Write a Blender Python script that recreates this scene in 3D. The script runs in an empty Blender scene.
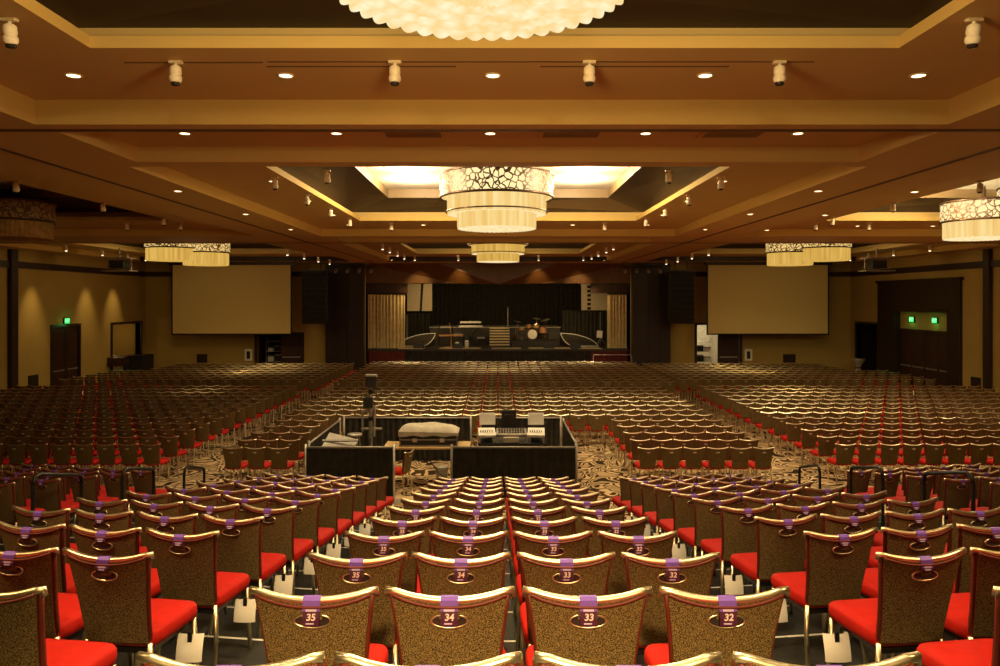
import bpy, bmesh, math, random
from mathutils import Vector, Matrix, Euler
import numpy as np
random.seed(7)
C = bpy.context.scene
COL = C.collection
PI = math.pi
HC = 4.085                      # eye height above the carpet
F = 750.0

def P(x, y, Y):                 # point at depth Y seen at (x, y) in the photograph
    return Vector(((x - 498) * Y / F, Y, HC - (y - 300) * Y / F))

# ------------------------------------------------------------------ materials
def new_mat(name):
    m = bpy.data.materials.new(name); m.use_nodes = True
    nt = m.node_tree
    for n in list(nt.nodes): nt.nodes.remove(n)
    out = nt.nodes.new('ShaderNodeOutputMaterial')
    return m, nt, out

def mat(name, col, rough=.6, metal=0., var=.12, scale=8., bump=0., bscale=60., spec=.4):
    m, nt, out = new_mat(name)
    b = nt.nodes.new('ShaderNodeBsdfPrincipled')
    b.inputs['Roughness'].default_value = rough
    b.inputs['Metallic'].default_value = metal
    b.inputs['Specular IOR Level'].default_value = spec
    tc = nt.nodes.new('ShaderNodeTexCoord')
    nz = nt.nodes.new('ShaderNodeTexNoise'); nz.inputs['Scale'].default_value = scale; nz.inputs['Detail'].default_value = 3
    nt.links.new(tc.outputs['Object'], nz.inputs['Vector'])
    rp = nt.nodes.new('ShaderNodeValToRGB')
    rp.color_ramp.elements[0].position = .3; rp.color_ramp.elements[1].position = .7
    rp.color_ramp.elements[0].color = (*[c * (1 - var) for c in col], 1)
    rp.color_ramp.elements[1].color = (*[min(1, c * (1 + var)) for c in col], 1)
    nt.links.new(nz.outputs['Fac'], rp.inputs['Fac'])
    nt.links.new(rp.outputs['Color'], b.inputs['Base Color'])
    if bump:
        n2 = nt.nodes.new('ShaderNodeTexNoise'); n2.inputs['Scale'].default_value = bscale
        nt.links.new(tc.outputs['Object'], n2.inputs['Vector'])
        bp = nt.nodes.new('ShaderNodeBump'); bp.inputs['Strength'].default_value = bump; bp.inputs['Distance'].default_value = .01
        nt.links.new(n2.outputs['Fac'], bp.inputs['Height']); nt.links.new(bp.outputs['Normal'], b.inputs['Normal'])
    nt.links.new(b.outputs['BSDF'], out.inputs['Surface'])
    return m

def mat_weave(name, dark, light, scale=150., rough=.9):
    m, nt, out = new_mat(name)
    b = nt.nodes.new('ShaderNodeBsdfPrincipled'); b.inputs['Roughness'].default_value = rough
    b.inputs['Specular IOR Level'].default_value = .15
    tc = nt.nodes.new('ShaderNodeTexCoord')
    nz = nt.nodes.new('ShaderNodeTexNoise'); nz.inputs['Scale'].default_value = scale; nz.inputs['Detail'].default_value = 2
    nt.links.new(tc.outputs['Object'], nz.inputs['Vector'])
    rp = nt.nodes.new('ShaderNodeValToRGB')
    e = rp.color_ramp.elements
    e[0].position = .40; e[1].position = .62
    e[0].color = (*dark, 1); e[1].color = (*light, 1)
    nt.links.new(nz.outputs['Fac'], rp.inputs['Fac']); nt.links.new(rp.outputs['Color'], b.inputs['Base Color'])
    nt.links.new(b.outputs['BSDF'], out.inputs['Surface'])
    return m

def mat_emit(name, col, strength):
    m, nt, out = new_mat(name)
    e = nt.nodes.new('ShaderNodeEmission'); e.inputs['Color'].default_value = (*col, 1); e.inputs['Strength'].default_value = strength
    nt.links.new(e.outputs['Emission'], out.inputs['Surface'])
    return m

def mat_shade(name, lo, hi, scale, strength, stretch=(1, 1, .06)):
    """lamp shade of hanging strands lit from inside"""
    m, nt, out = new_mat(name)
    e = nt.nodes.new('ShaderNodeEmission'); e.inputs['Strength'].default_value = strength
    tc = nt.nodes.new('ShaderNodeTexCoord'); mp = nt.nodes.new('ShaderNodeMapping'); mp.inputs['Scale'].default_value = stretch
    nz = nt.nodes.new('ShaderNodeTexNoise'); nz.inputs['Scale'].default_value = scale; nz.inputs['Detail'].default_value = 2
    nt.links.new(tc.outputs['Object'], mp.inputs['Vector']); nt.links.new(mp.outputs['Vector'], nz.inputs['Vector'])
    rp = nt.nodes.new('ShaderNodeValToRGB'); rp.color_ramp.elements[0].position = .3; rp.color_ramp.elements[1].position = .7
    rp.color_ramp.elements[0].color = (*lo, 1); rp.color_ramp.elements[1].color = (*hi, 1)
    nt.links.new(nz.outputs['Fac'], rp.inputs['Fac']); nt.links.new(rp.outputs['Color'], e.inputs['Color'])
    nt.links.new(e.outputs['Emission'], out.inputs['Surface'])
    return m

def mat_crystal(name, strength):
    """layers of hanging crystal cups lit from inside"""
    m, nt, out = new_mat(name)
    e = nt.nodes.new('ShaderNodeEmission'); e.inputs['Strength'].default_value = strength
    tc = nt.nodes.new('ShaderNodeTexCoord')
    vo = nt.nodes.new('ShaderNodeTexVoronoi'); vo.inputs['Scale'].default_value = 11
    nt.links.new(tc.outputs['Object'], vo.inputs['Vector'])
    rp = nt.nodes.new('ShaderNodeValToRGB'); rp.color_ramp.elements[0].position = .15; rp.color_ramp.elements[1].position = .8
    rp.color_ramp.elements[0].color = (1.0, .88, .56, 1); rp.color_ramp.elements[1].color = (.95, .66, .27, 1)
    nt.links.new(vo.outputs['Distance'], rp.inputs['Fac']); nt.links.new(rp.outputs['Color'], e.inputs['Color'])
    nt.links.new(e.outputs['Emission'], out.inputs['Surface'])
    return m

def mat_filigree(name, line, glow, strength, lit=True):
    m, nt, out = new_mat(name)
    tc = nt.nodes.new('ShaderNodeTexCoord')
    n0 = nt.nodes.new('ShaderNodeTexNoise'); n0.inputs['Scale'].default_value = 4
    nt.links.new(tc.outputs['Object'], n0.inputs['Vector'])
    mx = nt.nodes.new('ShaderNodeMixRGB'); mx.inputs['Fac'].default_value = .16
    nt.links.new(tc.outputs['Object'], mx.inputs['Color1']); nt.links.new(n0.outputs['Color'], mx.inputs['Color2'])
    vo = nt.nodes.new('ShaderNodeTexVoronoi'); vo.feature = 'DISTANCE_TO_EDGE'; vo.inputs['Scale'].default_value = 8.5
    nt.links.new(mx.outputs['Color'], vo.inputs['Vector'])
    th = nt.nodes.new('ShaderNodeMath'); th.operation = 'GREATER_THAN'; th.inputs[1].default_value = .085
    nt.links.new(vo.outputs['Distance'], th.inputs[0])
    a = nt.nodes.new('ShaderNodeBsdfPrincipled'); a.inputs['Base Color'].default_value = (*line, 1); a.inputs['Roughness'].default_value = .5
    if lit:
        e = nt.nodes.new('ShaderNodeEmission'); e.inputs['Color'].default_value = (*glow, 1); e.inputs['Strength'].default_value = strength
        eo = e.outputs['Emission']
    else:
        e = nt.nodes.new('ShaderNodeBsdfPrincipled'); e.inputs['Base Color'].default_value = (*glow, 1); eo = e.outputs['BSDF']
    ms = nt.nodes.new('ShaderNodeMixShader')
    nt.links.new(th.outputs[0], ms.inputs['Fac']); nt.links.new(a.outputs['BSDF'], ms.inputs[1]); nt.links.new(eo, ms.inputs[2])
    nt.links.new(ms.outputs['Shader'], out.inputs['Surface'])
    return m

def mat_carpet(name):
    m, nt, out = new_mat(name)
    b = nt.nodes.new('ShaderNodeBsdfPrincipled'); b.inputs['Roughness'].default_value = .95; b.inputs['Specular IOR Level'].default_value = .1
    tc = nt.nodes.new('ShaderNodeTexCoord')
    nz = nt.nodes.new('ShaderNodeTexNoise'); nz.inputs['Scale'].default_value = 1.5; nz.inputs['Detail'].default_value = .5; nz.inputs['Distortion'].default_value = 1.2
    nt.links.new(tc.outputs['Object'], nz.inputs['Vector'])
    rp = nt.nodes.new('ShaderNodeValToRGB'); rp.color_ramp.interpolation = 'CONSTANT'
    st = [(0, (.03, .017, .008)), (.34, (.55, .39, .20)), (.40, (.045, .022, .01)), (.45, (.66, .48, .26)), (.50, (.09, .045, .018)),
          (.535, (.03, .018, .01)), (.56, (.62, .45, .24)), (.62, (.045, .022, .01)), (.67, (.46, .32, .16))]
    el = rp.color_ramp.elements
    while len(el) < len(st): el.new(.5)
    for k, (p, c) in enumerate(st): el[k].position = p; el[k].color = (*c, 1)
    nt.links.new(nz.outputs['Fac'], rp.inputs['Fac']); nt.links.new(rp.outputs['Color'], b.inputs['Base Color'])
    nt.links.new(b.outputs['BSDF'], out.inputs['Surface'])
    return m

def mat_wood(name, c1, c2, scale=3., rough=.45):
    m, nt, out = new_mat(name)
    b = nt.nodes.new('ShaderNodeBsdfPrincipled'); b.inputs['Roughness'].default_value = rough
    tc = nt.nodes.new('ShaderNodeTexCoord'); mp = nt.nodes.new('ShaderNodeMapping'); mp.inputs['Scale'].default_value = (6, 6, .5)
    nz = nt.nodes.new('ShaderNodeTexNoise'); nz.inputs['Scale'].default_value = scale; nz.inputs['Detail'].default_value = 5
    nt.links.new(tc.outputs['Object'], mp.inputs['Vector']); nt.links.new(mp.outputs['Vector'], nz.inputs['Vector'])
    rp = nt.nodes.new('ShaderNodeValToRGB'); rp.color_ramp.elements[0].position = .3; rp.color_ramp.elements[1].position = .7
    rp.color_ramp.elements[0].color = (*c1, 1); rp.color_ramp.elements[1].color = (*c2, 1)
    nt.links.new(nz.outputs['Fac'], rp.inputs['Fac']); nt.links.new(rp.outputs['Color'], b.inputs['Base Color'])
    nt.links.new(b.outputs['BSDF'], out.inputs['Surface'])
    return m

M = {}
M['olive'] = mat_weave('olive_weave', (.036, .024, .008), (.30, .205, .078), 250)
M['red'] = mat('red_upholstery', (.45, .011, .005), .75, var=.06, scale=20, bump=.1, bscale=200, spec=.2)
M['brass'] = mat('brass', (.97, .84, .56), .32, 1.0, var=.04)
M['maroon'] = mat('maroon_piping', (.14, .020, .010), .5, var=.1)
M['chrome'] = mat('chrome', (.75, .68, .58), .18, 1.0, var=.03)
M['glint'] = mat('grip_glint_paint', (.62, .54, .44), .45, 0., var=.4, scale=3.)  # glints of the far grips, put into a pale colour
M['cup'] = mat('dark_cup', (.035, .028, .022), .22, 0., var=.1)
M['purple'] = mat('purple_sticker', (.19, .085, .50), .45, var=.05)
M['plum'] = mat('plum_card', (.07, .012, .045), .45, var=.05)
M['digit'] = mat('pale_print', (.95, .72, .70), .6, var=.02)
M['lilac'] = mat('lilac_print', (.62, .50, .80), .6, var=.02)
M['paper'] = mat('white_paper', (.85, .80, .72), .8, var=.04)
M['deck'] = mat('black_riser_deck', (.019, .018, .015), .5, var=.35, scale=14, bump=.1)
M['tape'] = mat('white_edge_tape', (.70, .68, .64), .6, var=.1)
M['black'] = mat('black_metal', (.018, .016, .014), .4, .3, var=.1)
M['blackcloth'] = mat('black_drape', (.029, .025, .019), .9, var=.25, scale=5, spec=.1)
M['blackplastic'] = mat('black_plastic', (.02, .018, .016), .5, var=.15)
M['grey'] = mat('grey_metal', (.34, .31, .26), .45, .5, var=.1)
M['lightgrey'] = mat('pale_equipment', (.75, .72, .64), .5, var=.06)
M['cover'] = mat('cream_dust_cover', (.50, .45, .35), .85, var=.18, scale=5, bump=.4, bscale=9)
M['board'] = mat_wood('plywood', (.55, .36, .14), (.70, .50, .22))
M['silver'] = mat('silver_pipe', (.72, .69, .62), .35, .9, var=.05)
M['carpet'] = mat_carpet('patterned_carpet')
M['ceil'] = mat('ceiling_paint', (.63, .435, .15), .8, var=.02, scale=1.5)
M['cream'] = mat('cove_cream_paint', (.66, .44, .12), .8, var=.02, scale=1.5)
M['cove'] = mat('cove_cream_shaded', (.54, .355, .10), .8, var=.02, scale=1.5)  # darker copy of the cove cream: nearest bay's weaker light put into colour
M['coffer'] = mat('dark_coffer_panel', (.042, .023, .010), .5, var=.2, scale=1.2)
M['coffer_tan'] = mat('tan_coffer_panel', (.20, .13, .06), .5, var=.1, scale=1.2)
M['white_ceil'] = mat('white_coffer_ceiling', (.9, .85, .74), .8, var=.02)
M['slot'] = mat('dark_track_slot', (.10, .05, .018), .7)
M['wall'] = mat('olive_wall', (.42, .29, .075), .85, var=.05, scale=1.)
M['trimwood'] = mat_wood('dark_trim_wood', (.018, .008, .005), (.045, .018, .01))
M['darkwood'] = mat_wood('dark_wood_panel', (.012, .005, .002), (.028, .011, .005))
M['doorwood'] = mat_wood('dark_door_wood', (.022, .008, .006), (.06, .022, .012))
M['screen'] = mat('projection_screen', (.66, .52, .20), .9, var=.01)
M['goldcurtain'] = mat('gold_curtain', (.66, .52, .26), .75, var=.15, scale=4)
M['redcloth'] = mat('dark_red_cloth', (.10, .012, .008), .85, var=.2)
M['banner'] = mat('tan_banner', (.62, .50, .33), .8, var=.08)
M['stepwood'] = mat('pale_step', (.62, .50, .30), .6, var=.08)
M['stage'] = mat('black_stage_floor', (.032, .026, .019), .5, var=.25, scale=2)
M['spotwhite'] = mat('white_spot_housing', (.92, .80, .55), .5, var=.03)
M['bulb'] = mat_emit('lamp_lens', (1.0, .72, .36), 7.0)
M['farbulb'] = mat_emit('spot_lens', (1.0, .82, .55), 2.2)
M['strand'] = mat_shade('lit_strand_shade', (.85, .50, .13), (1.0, .76, .32), 9, 1.02)
M['strand_dim'] = mat_shade('lit_strand_shade_amber', (.70, .38, .06), (1.0, .62, .14), 9, .80)
M['filigree_dim'] = mat_filigree('bronze_filigree_amber', (.10, .05, .02), (1.0, .66, .22), .85)
M['crystal'] = mat_crystal('lit_crystal_cups', 1.06)
M['filigree'] = mat_filigree('bronze_filigree_lit', (.10, .05, .02), (1.0, .76, .36), 1.25)
M['filigree_off'] = mat_filigree('bronze_filigree_unlit', (.10, .055, .02), (.34, .21, .09), 1, False)
M['strand_off'] = mat('unlit_strand_shade', (.42, .26, .09), .8, var=.3, scale=9)
M['bronze'] = mat('dark_bronze', (.07, .035, .015), .4, .6)
M['exit'] = mat_emit('green_exit_light', (.05, .85, .16), 1.6)
M['exitletter'] = mat_emit('pale_exit_letter', (.35, 1.0, .45), 2.0)
M['ledstrip'] = mat('white_ramp_edge', (.75, .72, .66), .5)
M['brightwall'] = mat('service_room_wall', (.85, .80, .66), .8)
M['vent'] = mat('dark_vent', (.02, .012, .008), .6)
M['white'] = mat('white_plastic', (.85, .82, .75), .5, var=.03)
M['drumred'] = mat('amber_drum_shell', (.40, .20, .08), .3, var=.2)
M['guitar'] = mat_wood('amber_wood', (.42, .20, .07), (.55, .28, .10))
M['glassy'] = mat('dark_glass', (.02, .02, .025), .12, var=.1)
M['statue'] = mat('pale_statue', (.30, .25, .16), .7)

# ------------------------------------------------------------------ mesh building
class MB:
    def __init__(s): s.v = []; s.f = []; s.m = []
    def add(s, vs, fs, mi=0):
        b = len(s.v); s.v += [tuple(v) for v in vs]
        for f in fs: s.f.append(tuple(b + i for i in f)); s.m.append(mi)
        return s
    def box(s, lo, hi, mi=0, rot=None):
        (x0, y0, z0), (x1, y1, z1) = lo, hi
        vs = [(x0,y0,z0),(x1,y0,z0),(x1,y1,z0),(x0,y1,z0),(x0,y0,z1),(x1,y0,z1),(x1,y1,z1),(x0,y1,z1)]
        if rot is not None:
            c = Vector(((x0+x1)/2, (y0+y1)/2, (z0+z1)/2)); R = Euler(rot).to_matrix()
            vs = [tuple(c + R @ (Vector(v) - c)) for v in vs]
        return s.add(vs, [(0,3,2,1),(4,5,6,7),(0,1,5,4),(1,2,6,5),(2,3,7,6),(3,0,4,7)], mi)
    def grid(s, rows, mi=0, closed_u=False):
        """rows: list of equally long vertex lists"""
        b = len(s.v); n = len(rows[0])
        for r in rows: s.v += [tuple(p) for p in r]
        for i in range(len(rows) - 1):
            for j in range(n if closed_u else n - 1):
                k = (j + 1) % n
                s.f.append((b+i*n+j, b+i*n+k, b+(i+1)*n+k, b+(i+1)*n+j)); s.m.append(mi)
        return s
    def tube(s, pts, r, n=8, mi=0, caps=True, closed=False):
        pts = [Vector(p) for p in pts]; N = len(pts); rows = []
        rr = r if isinstance(r, (list, tuple)) else [r] * N
        up = None
        for i in range(N):
            if closed: t = pts[(i+1) % N] - pts[i-1]
            else: t = pts[min(i+1, N-1)] - pts[max(i-1, 0)]
            t.normalize()
            if up is None: up = Vector((0,0,1)) if abs(t.z) < .9 else Vector((0,1,0))
            a = t.cross(up).normalized(); c = a.cross(t).normalized(); up = c
            rows.append([pts[i] + (a * math.cos(2*PI*k/n) + c * math.sin(2*PI*k/n)) * rr[i] for k in range(n)])
        if closed: rows.append(rows[0])
        b = len(s.v); s.grid(rows, mi, True)
        if caps and not closed:
            s.f.append(tuple(b + k for k in range(n))[::-1]); s.m.append(mi)
            e = b + (N - 1) * n; s.f.append(tuple(e + k for k in range(n))); s.m.append(mi)
        return s
    def lathe(s, prof, n=32, c=(0,0,0), mi=0, cap0=False, cap1=False, wave=0, lobes=0, closed=False):
        rows = []
        for (r, z) in prof:
            rows.append([(c[0] + (r + wave*math.cos(lobes*2*PI*k/n)) * math.cos(2*PI*k/n), c[1] + (r + wave*math.cos(lobes*2*PI*k/n)) * math.sin(2*PI*k/n), c[2] + z) for k in range(n)])
        b = len(s.v); s.grid(rows, mi, True)
        if cap0: s.f.append(tuple(b + k for k in range(n))[::-1]); s.m.append(mi)
        if cap1:
            e = b + (len(prof) - 1) * n; s.f.append(tuple(e + k for k in range(n))); s.m.append(mi)
        return s
    def prism(s, poly, z0, z1, mi=0):
        n = len(poly)
        vs = [(x, y, z0) for x, y in poly] + [(x, y, z1) for x, y in poly]
        fs = [tuple(range(n))[::-1], tuple(range(n, 2*n))] + [(i, (i+1) % n, n + (i+1) % n, n + i) for i in range(n)]
        return s.add(vs, fs, mi)
    def mesh(s, name, mats, smooth=False, bevel=0, seg=2):
        me = bpy.data.meshes.new(name)
        me.from_pydata(s.v, [], s.f)
        for m in (mats if isinstance(mats, (list, tuple)) else [mats]): me.materials.append(m)
        me.polygons.foreach_set('material_index', s.m)
        if bevel:
            bm = bmesh.new(); bm.from_mesh(me)
            bmesh.ops.remove_doubles(bm, verts=bm.verts, dist=1e-5)
            ed = [e for e in bm.edges if len(e.link_faces) == 2 and e.calc_face_angle(0) > .5]
            bmesh.ops.bevel(bm, geom=ed, offset=bevel, segments=seg, affect='EDGES', profile=.5, clamp_overlap=True)
            bm.to_mesh(me); bm.free()
        if smooth:
            me.polygons.foreach_set('use_smooth', [True] * len(me.polygons))
        me.update()
        return me
    def build(s, name, mats, parent=None, loc=None, rot=None, **k):
        return link(name, s.mesh(name, mats, **k), parent, loc, rot)

def link(name, me, parent=None, loc=None, rot=None):
    o = bpy.data.objects.new(name, me); COL.objects.link(o)
    if parent: o.parent = parent
    if loc is not None: o.location = loc
    if rot is not None: o.rotation_euler = rot
    return o

def tag(o, label, cat, group=None, kind=None):
    o['label'] = label; o['category'] = cat
    if group: o['group'] = group
    if kind: o['kind'] = kind
    return o

def thing(name, label, cat, loc=(0,0,0), rz=0, group=None):
    o = bpy.data.objects.new(name, None); COL.objects.link(o); o.empty_display_size = .1
    o.location = loc; o.rotation_euler = (0,0,rz)
    return tag(o, label, cat, group)

def struct(name, mb, mats, **k):
    o = mb.build(name, mats, **k); o['kind'] = 'structure'; return o

def dup(root, loc=None, rz=None, label=None, group=None, skip=()):
    r = root.copy(); COL.objects.link(r)
    if loc is not None: r.location = loc
    if rz is not None: r.rotation_euler = (0,0,rz)
    if label: r['label'] = label
    if group: r['group'] = group
    for ch in root.children:
        if ch.name.split('.')[0] in skip: continue
        c = ch.copy(); COL.objects.link(c); c.parent = r
        for g in ch.children:
            if g.name.startswith('printed_number'): continue
            d = g.copy(); COL.objects.link(d); d.parent = c
    return r

_glyph = {}
def text_mesh(txt, size, shear=0.):
    if (txt, size) in _glyph: return _glyph[(txt, size)]
    cu = bpy.data.curves.new('print', 'FONT'); cu.body = txt; cu.size = size; cu.align_x = 'CENTER'; cu.align_y = 'CENTER'; cu.shear = shear; cu.extrude = .0004; cu.offset = .0008
    o = bpy.data.objects.new('print', cu); COL.objects.link(o)
    dg = bpy.context.evaluated_depsgraph_get()
    me = bpy.data.meshes.new_from_object(o.evaluated_get(dg))
    bpy.data.objects.remove(o); bpy.data.curves.remove(cu)
    me.materials.clear()
    _glyph[(txt, size)] = me
    return me

ORD = 'first second third fourth fifth sixth seventh eighth ninth tenth eleventh twelfth thirteenth fourteenth fifteenth sixteenth seventeenth eighteenth nineteenth twentieth twenty-first twenty-second twenty-third twenty-fourth twenty-fifth twenty-sixth twenty-seventh'.split()
WARM = (1.0, .69, .29)
def lamp(name, kind, loc, power, size=.05, angle=None, blend=.6, rot=None, col=WARM):
    l = bpy.data.lights.new(name, kind); l.energy = power; l.color = col
    l.shadow_soft_size = size
    if kind == 'SPOT': l.spot_size = angle; l.spot_blend = blend
    o = bpy.data.objects.new(name, l); COL.objects.link(o); o.location = loc
    if rot: o.rotation_euler = rot
    return o

# ------------------------------------------------------------------ the chair
def hw(t): return .165 + .018 * t + .028 * t * t        # half width of the back, t from bottom to top
ZB, ZT = .435, .895
def ycen(t, u): return .085 * (1 - t) - .022 * (1 - u * u) * (.4 + .6 * t)
def zoff(t, u): return -.036 * (1 - abs(u) ** 2.2) * t ** 3
def back_mesh(nu, nv, th=.040):
    mb = MB()
    rear, front = [], []
    for j in range(nv + 1):
        t = j / nv; r0, r1 = [], []
        for i in range(nu + 1):
            u = -1 + 2 * i / nu
            puff = .010 * (1 - u ** 4) * (1 - (2*t-1) ** 4)
            z = ZB + (ZT - ZB) * t + zoff(t, u)
            r0.append((u * hw(t), ycen(t, u) - .004 * (1 - u**4), z)); r1.append((u * hw(t), ycen(t, u) + th + puff, z))
        rear.append(r0); front.append(r1)
    mb.grid(rear, 0); mb.grid([r[::-1] for r in front], 1)
    mb.grid([[a[0] for a in front], [a[0] for a in rear]], 2); mb.grid([[a[-1] for a in rear], [a[-1] for a in front]], 2)
    mb.grid([front[0], rear[0]], 2); mb.grid([rear[-1], front[-1]], 2)
    return mb
def side_pt(s, t): return Vector((s * hw(t) * 1.015, ycen(t, 1) + .018, ZB + (ZT - ZB) * t + zoff(t, 1)))
def seat_mesh():
    mb = MB(); rows = []
    n = 24
    prof = [(.86, .400), (.97, .412), (1.0, .440), (.992, .468), (.955, .484), (.70, .496), (.25, .500)]
    for (k, z) in prof:
        r = []
        for i in range(n):
            a = 2 * PI * i / n
            c, s_ = math.cos(a), math.sin(a)
            e = .28
            x = math.copysign(abs(c) ** e, c); y = math.copysign(abs(s_) ** e, s_)
            w = .196 + .020 * (y + 1) / 2
            r.append((x * w * k, .293 + y * .205 * k, z))
        rows.append(r)
    mb.grid(rows, 0, True)
    N = len(rows) * n
    mb.f.append(tuple(range(n))[::-1]); mb.m.append(0)
    mb.f.append(tuple(range(N - n, N))); mb.m.append(0)
    return mb

long_tag = None
def make_chair():
    t = thing('banquet_chair', 'red banquet chair', 'chair')
    back_mesh(10, 8).build('backrest', [M['olive'], M['red'], M['maroon']], t, smooth=True)
    fr = MB()
    pts = [side_pt(-1, 1 - .02)] + [side_pt(-1, k) for k in (.8, .6, .4, .2, .05)] + [Vector((-.155, .10, ZB - .012)), Vector((.155, .10, ZB - .012))] + [side_pt(1, k) for k in (.05, .2, .4, .6, .8, .98)]
    fr.tube(pts, .010, 8)
    fr.tube([(u * hw(1) * .98, ycen(1, abs(u)) - .004, ZT + zoff(1, u) - .012) for u in [-1 + q / 5 for q in range(11)]], .006, 6)
    fr.build('back_frame', M['maroon'], t, smooth=True)
    rl = MB(); pts = []; N = 14
    for i in range(N + 1):
        u = -1 + 2 * i / N
        drop = .0 if abs(u) < .99 else -.006
        pts.append((u * hw(1) * 1.08, ycen(1, min(1, abs(u))) + .016, ZT + zoff(1, u) + .006 + drop))
    pts = [(pts[0][0] - .002, pts[0][1] + .003, pts[0][2] - .022)] + pts + [(pts[-1][0] + .002, pts[-1][1] + .003, pts[-1][2] - .022)]
    rl.tube(pts, [.010] + [.0142] * (N + 1) + [.010], 10)
    rl.build('top_rail', M['brass'], t, smooth=True)
    seat_mesh().build('seat', M['red'], t, smooth=True)
    pan = MB().box((-.17, .10, .375), (.17, .50, .402)); pan.build('seat_pan', M['black'], t)
    # legs
    for s in (-1, 1):
        MB().tube([(s*.185, .46, .40), (s*.195, .49, .0)], .014, 8).build('leg', M['brass'], t, smooth=True)
        MB().tube([(s*.165, .10, .43), (s*.178, .085, .25), (s*.19, .035, .0)], .014, 8).build('leg', M['brass'], t, smooth=True)
    # oval hand grip low under the rail
    tc = .80; zc = ZB + (ZT - ZB) * tc - .010; yc = ycen(tc, 0) - .006
    ring = MB(); pts = [(.066 * math.cos(2*PI*k/24), yc - .001, zc + .025 * math.sin(2*PI*k/24)) for k in range(24)]
    ring.tube(pts, .0045, 6, closed=True)
    g = ring.build('hand_grip', M['brass'], t, smooth=True)
    cup = MB(); rows = []
    for (k, d) in ((1, 0), (.85, .002), (.6, .006), (.3, .009), (.02, .010)):
        rows.append([(.064*k*math.cos(2*PI*a/24), yc - .004 + d * .5, zc + .024*k*math.sin(2*PI*a/24)) for a in range(24)])
    cup.grid(rows, 0, True); cup.build('grip_cup', M['cup'], g, smooth=True)
    # seat number tag wrapped over the rail
    tg = MB(); w = .032
    zr = ZT + zoff(1, 0) + .006; yr = ycen(1, 0) + .016
    prof = [(yr + .020, zr - .022), (yr + .0175, zr + .004), (yr + .010, zr + .0155), (yr - .006, zr + .0165), (yr - .0175, zr + .006), (yr - .0215, zr - .016), (yr - .024, zr - .030)]
    tg.grid([[(w, y, z), (-w, y, z)] for y, z in prof][::-1], 0)
    card = [(yr - .024, zr - .030), (yr - .028, zr - .052), (yr - .029, zr - .080)]
    tg.grid([[(w*.95, y, z), (-w*.95, y, z)] for y, z in card][::-1], 1)
    # thin pale strip printed on the band
    tg.add([(-w*.6, yr - .0240, zr - .022), (w*.6, yr - .0240, zr - .022), (w*.6, yr - .0256, zr - .030), (-w*.6, yr - .0256, zr - .030)], [(0, 1, 2, 3)], 2)
    tg.add([(-w*.55, yr - .0305, zr - .069), (w*.35, yr - .0305, zr - .069), (w*.35, yr - .0307, zr - .074), (-w*.55, yr - .0307, zr - .074)], [(0, 1, 2, 3)], 2)
    tg.build('number_tag', [M['purple'], M['plum'], M['lilac']], t)
    global short_tag
    st = MB()
    st.grid([[(w, y, z), (-w, y, z)] for y, z in prof][::-1], 0)
    st.grid([[(w*.95, y, z), (-w*.95, y, z)] for y, z in ((yr - .024, zr - .030), (yr - .026, zr - .042), (yr - .020, zr - .052))][::-1], 1)
    st.add([(-w*.6, yr - .0240, zr - .022), (w*.6, yr - .0240, zr - .022), (w*.6, yr - .0256, zr - .030), (-w*.6, yr - .0256, zr - .030)], [(0, 1, 2, 3)], 2)
    st.add([(-w*.5, yr - .0262, zr - .034), (w*.45, yr - .0262, zr - .034), (w*.45, yr - .0272, zr - .041), (-w*.5, yr - .0272, zr - .041)], [(0, 1, 2, 3)], 2)
    short_tag = st.mesh('number_tag', [M['purple'], M['plum'], M['lilac']])
    t['_zr'] = zr; t['_yr'] = yr
    return t

chair0 = make_chair()
ZR, YR = chair0['_zr'], chair0['_yr']
long_tag = [c for c in chair0.children if c.name.startswith('number_tag')][0].data
del chair0['_zr']; del chair0['_yr']

def low_parts():
    """far chairs: the same shapes with fewer corners, as separate part meshes"""
    a = back_mesh(4, 3)
    r = MB(); pts = []
    for i in range(7):
        u = -1 + i / 3
        pts.append((u * hw(1) * 1.08, ycen(1, min(1, abs(u))) + .016, ZT + zoff(1, u) + .006))
    r.tube(pts, .0145, 5)
    s = MB(); rows = []
    for (k, z) in ((.92, .40), (1, .44), (.93, .485)):
        rows.append([(x * .215 * k, .315 + y * .222 * k, z) for x, y in ((-1,-.8),(-.85,-1),(.85,-1),(1,-.8),(1.06,.75),(.85,1),(-.85,1),(-1.06,.75))])
    s.grid(rows, 0, True); s.f += [tuple(range(8))[::-1], tuple(range(16, 24))]; s.m += [0, 0]
    lg = [MB().tube([(sx*.185, .46, .40), (sx*.195, .49, 0)], .014, 4) for sx in (-1, 1)] + [MB().tube([(sx*.165, .10, .43), (sx*.19, .035, 0)], .014, 4) for sx in (-1, 1)]
    tc = .80; zc = ZB + (ZT - ZB) * tc - .01; yc = ycen(tc, 0) - .008
    g = MB(); g.v = [(.040*math.cos(2*PI*k/8), yc, zc + .018*math.sin(2*PI*k/8)) for k in range(8)]; g.f = [tuple(range(8))]; g.m = [0]
    return a, r, s, lg, g
LA, LR, LS, LL, LG = low_parts()
def make_low_chair():
    t = thing('banquet_chair', 'red banquet chair on the carpet', 'chair')
    LA.build('backrest', [M['olive'], M['red'], M['maroon']], t, smooth=True)
    LR.build('top_rail', M['brass'], t, smooth=True)
    LS.build('seat', M['red'], t, smooth=True)
    for l in LL: l.build('leg', M['brass'], t)
    LG.build('hand_grip', M['glint'], t)
    return t

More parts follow.
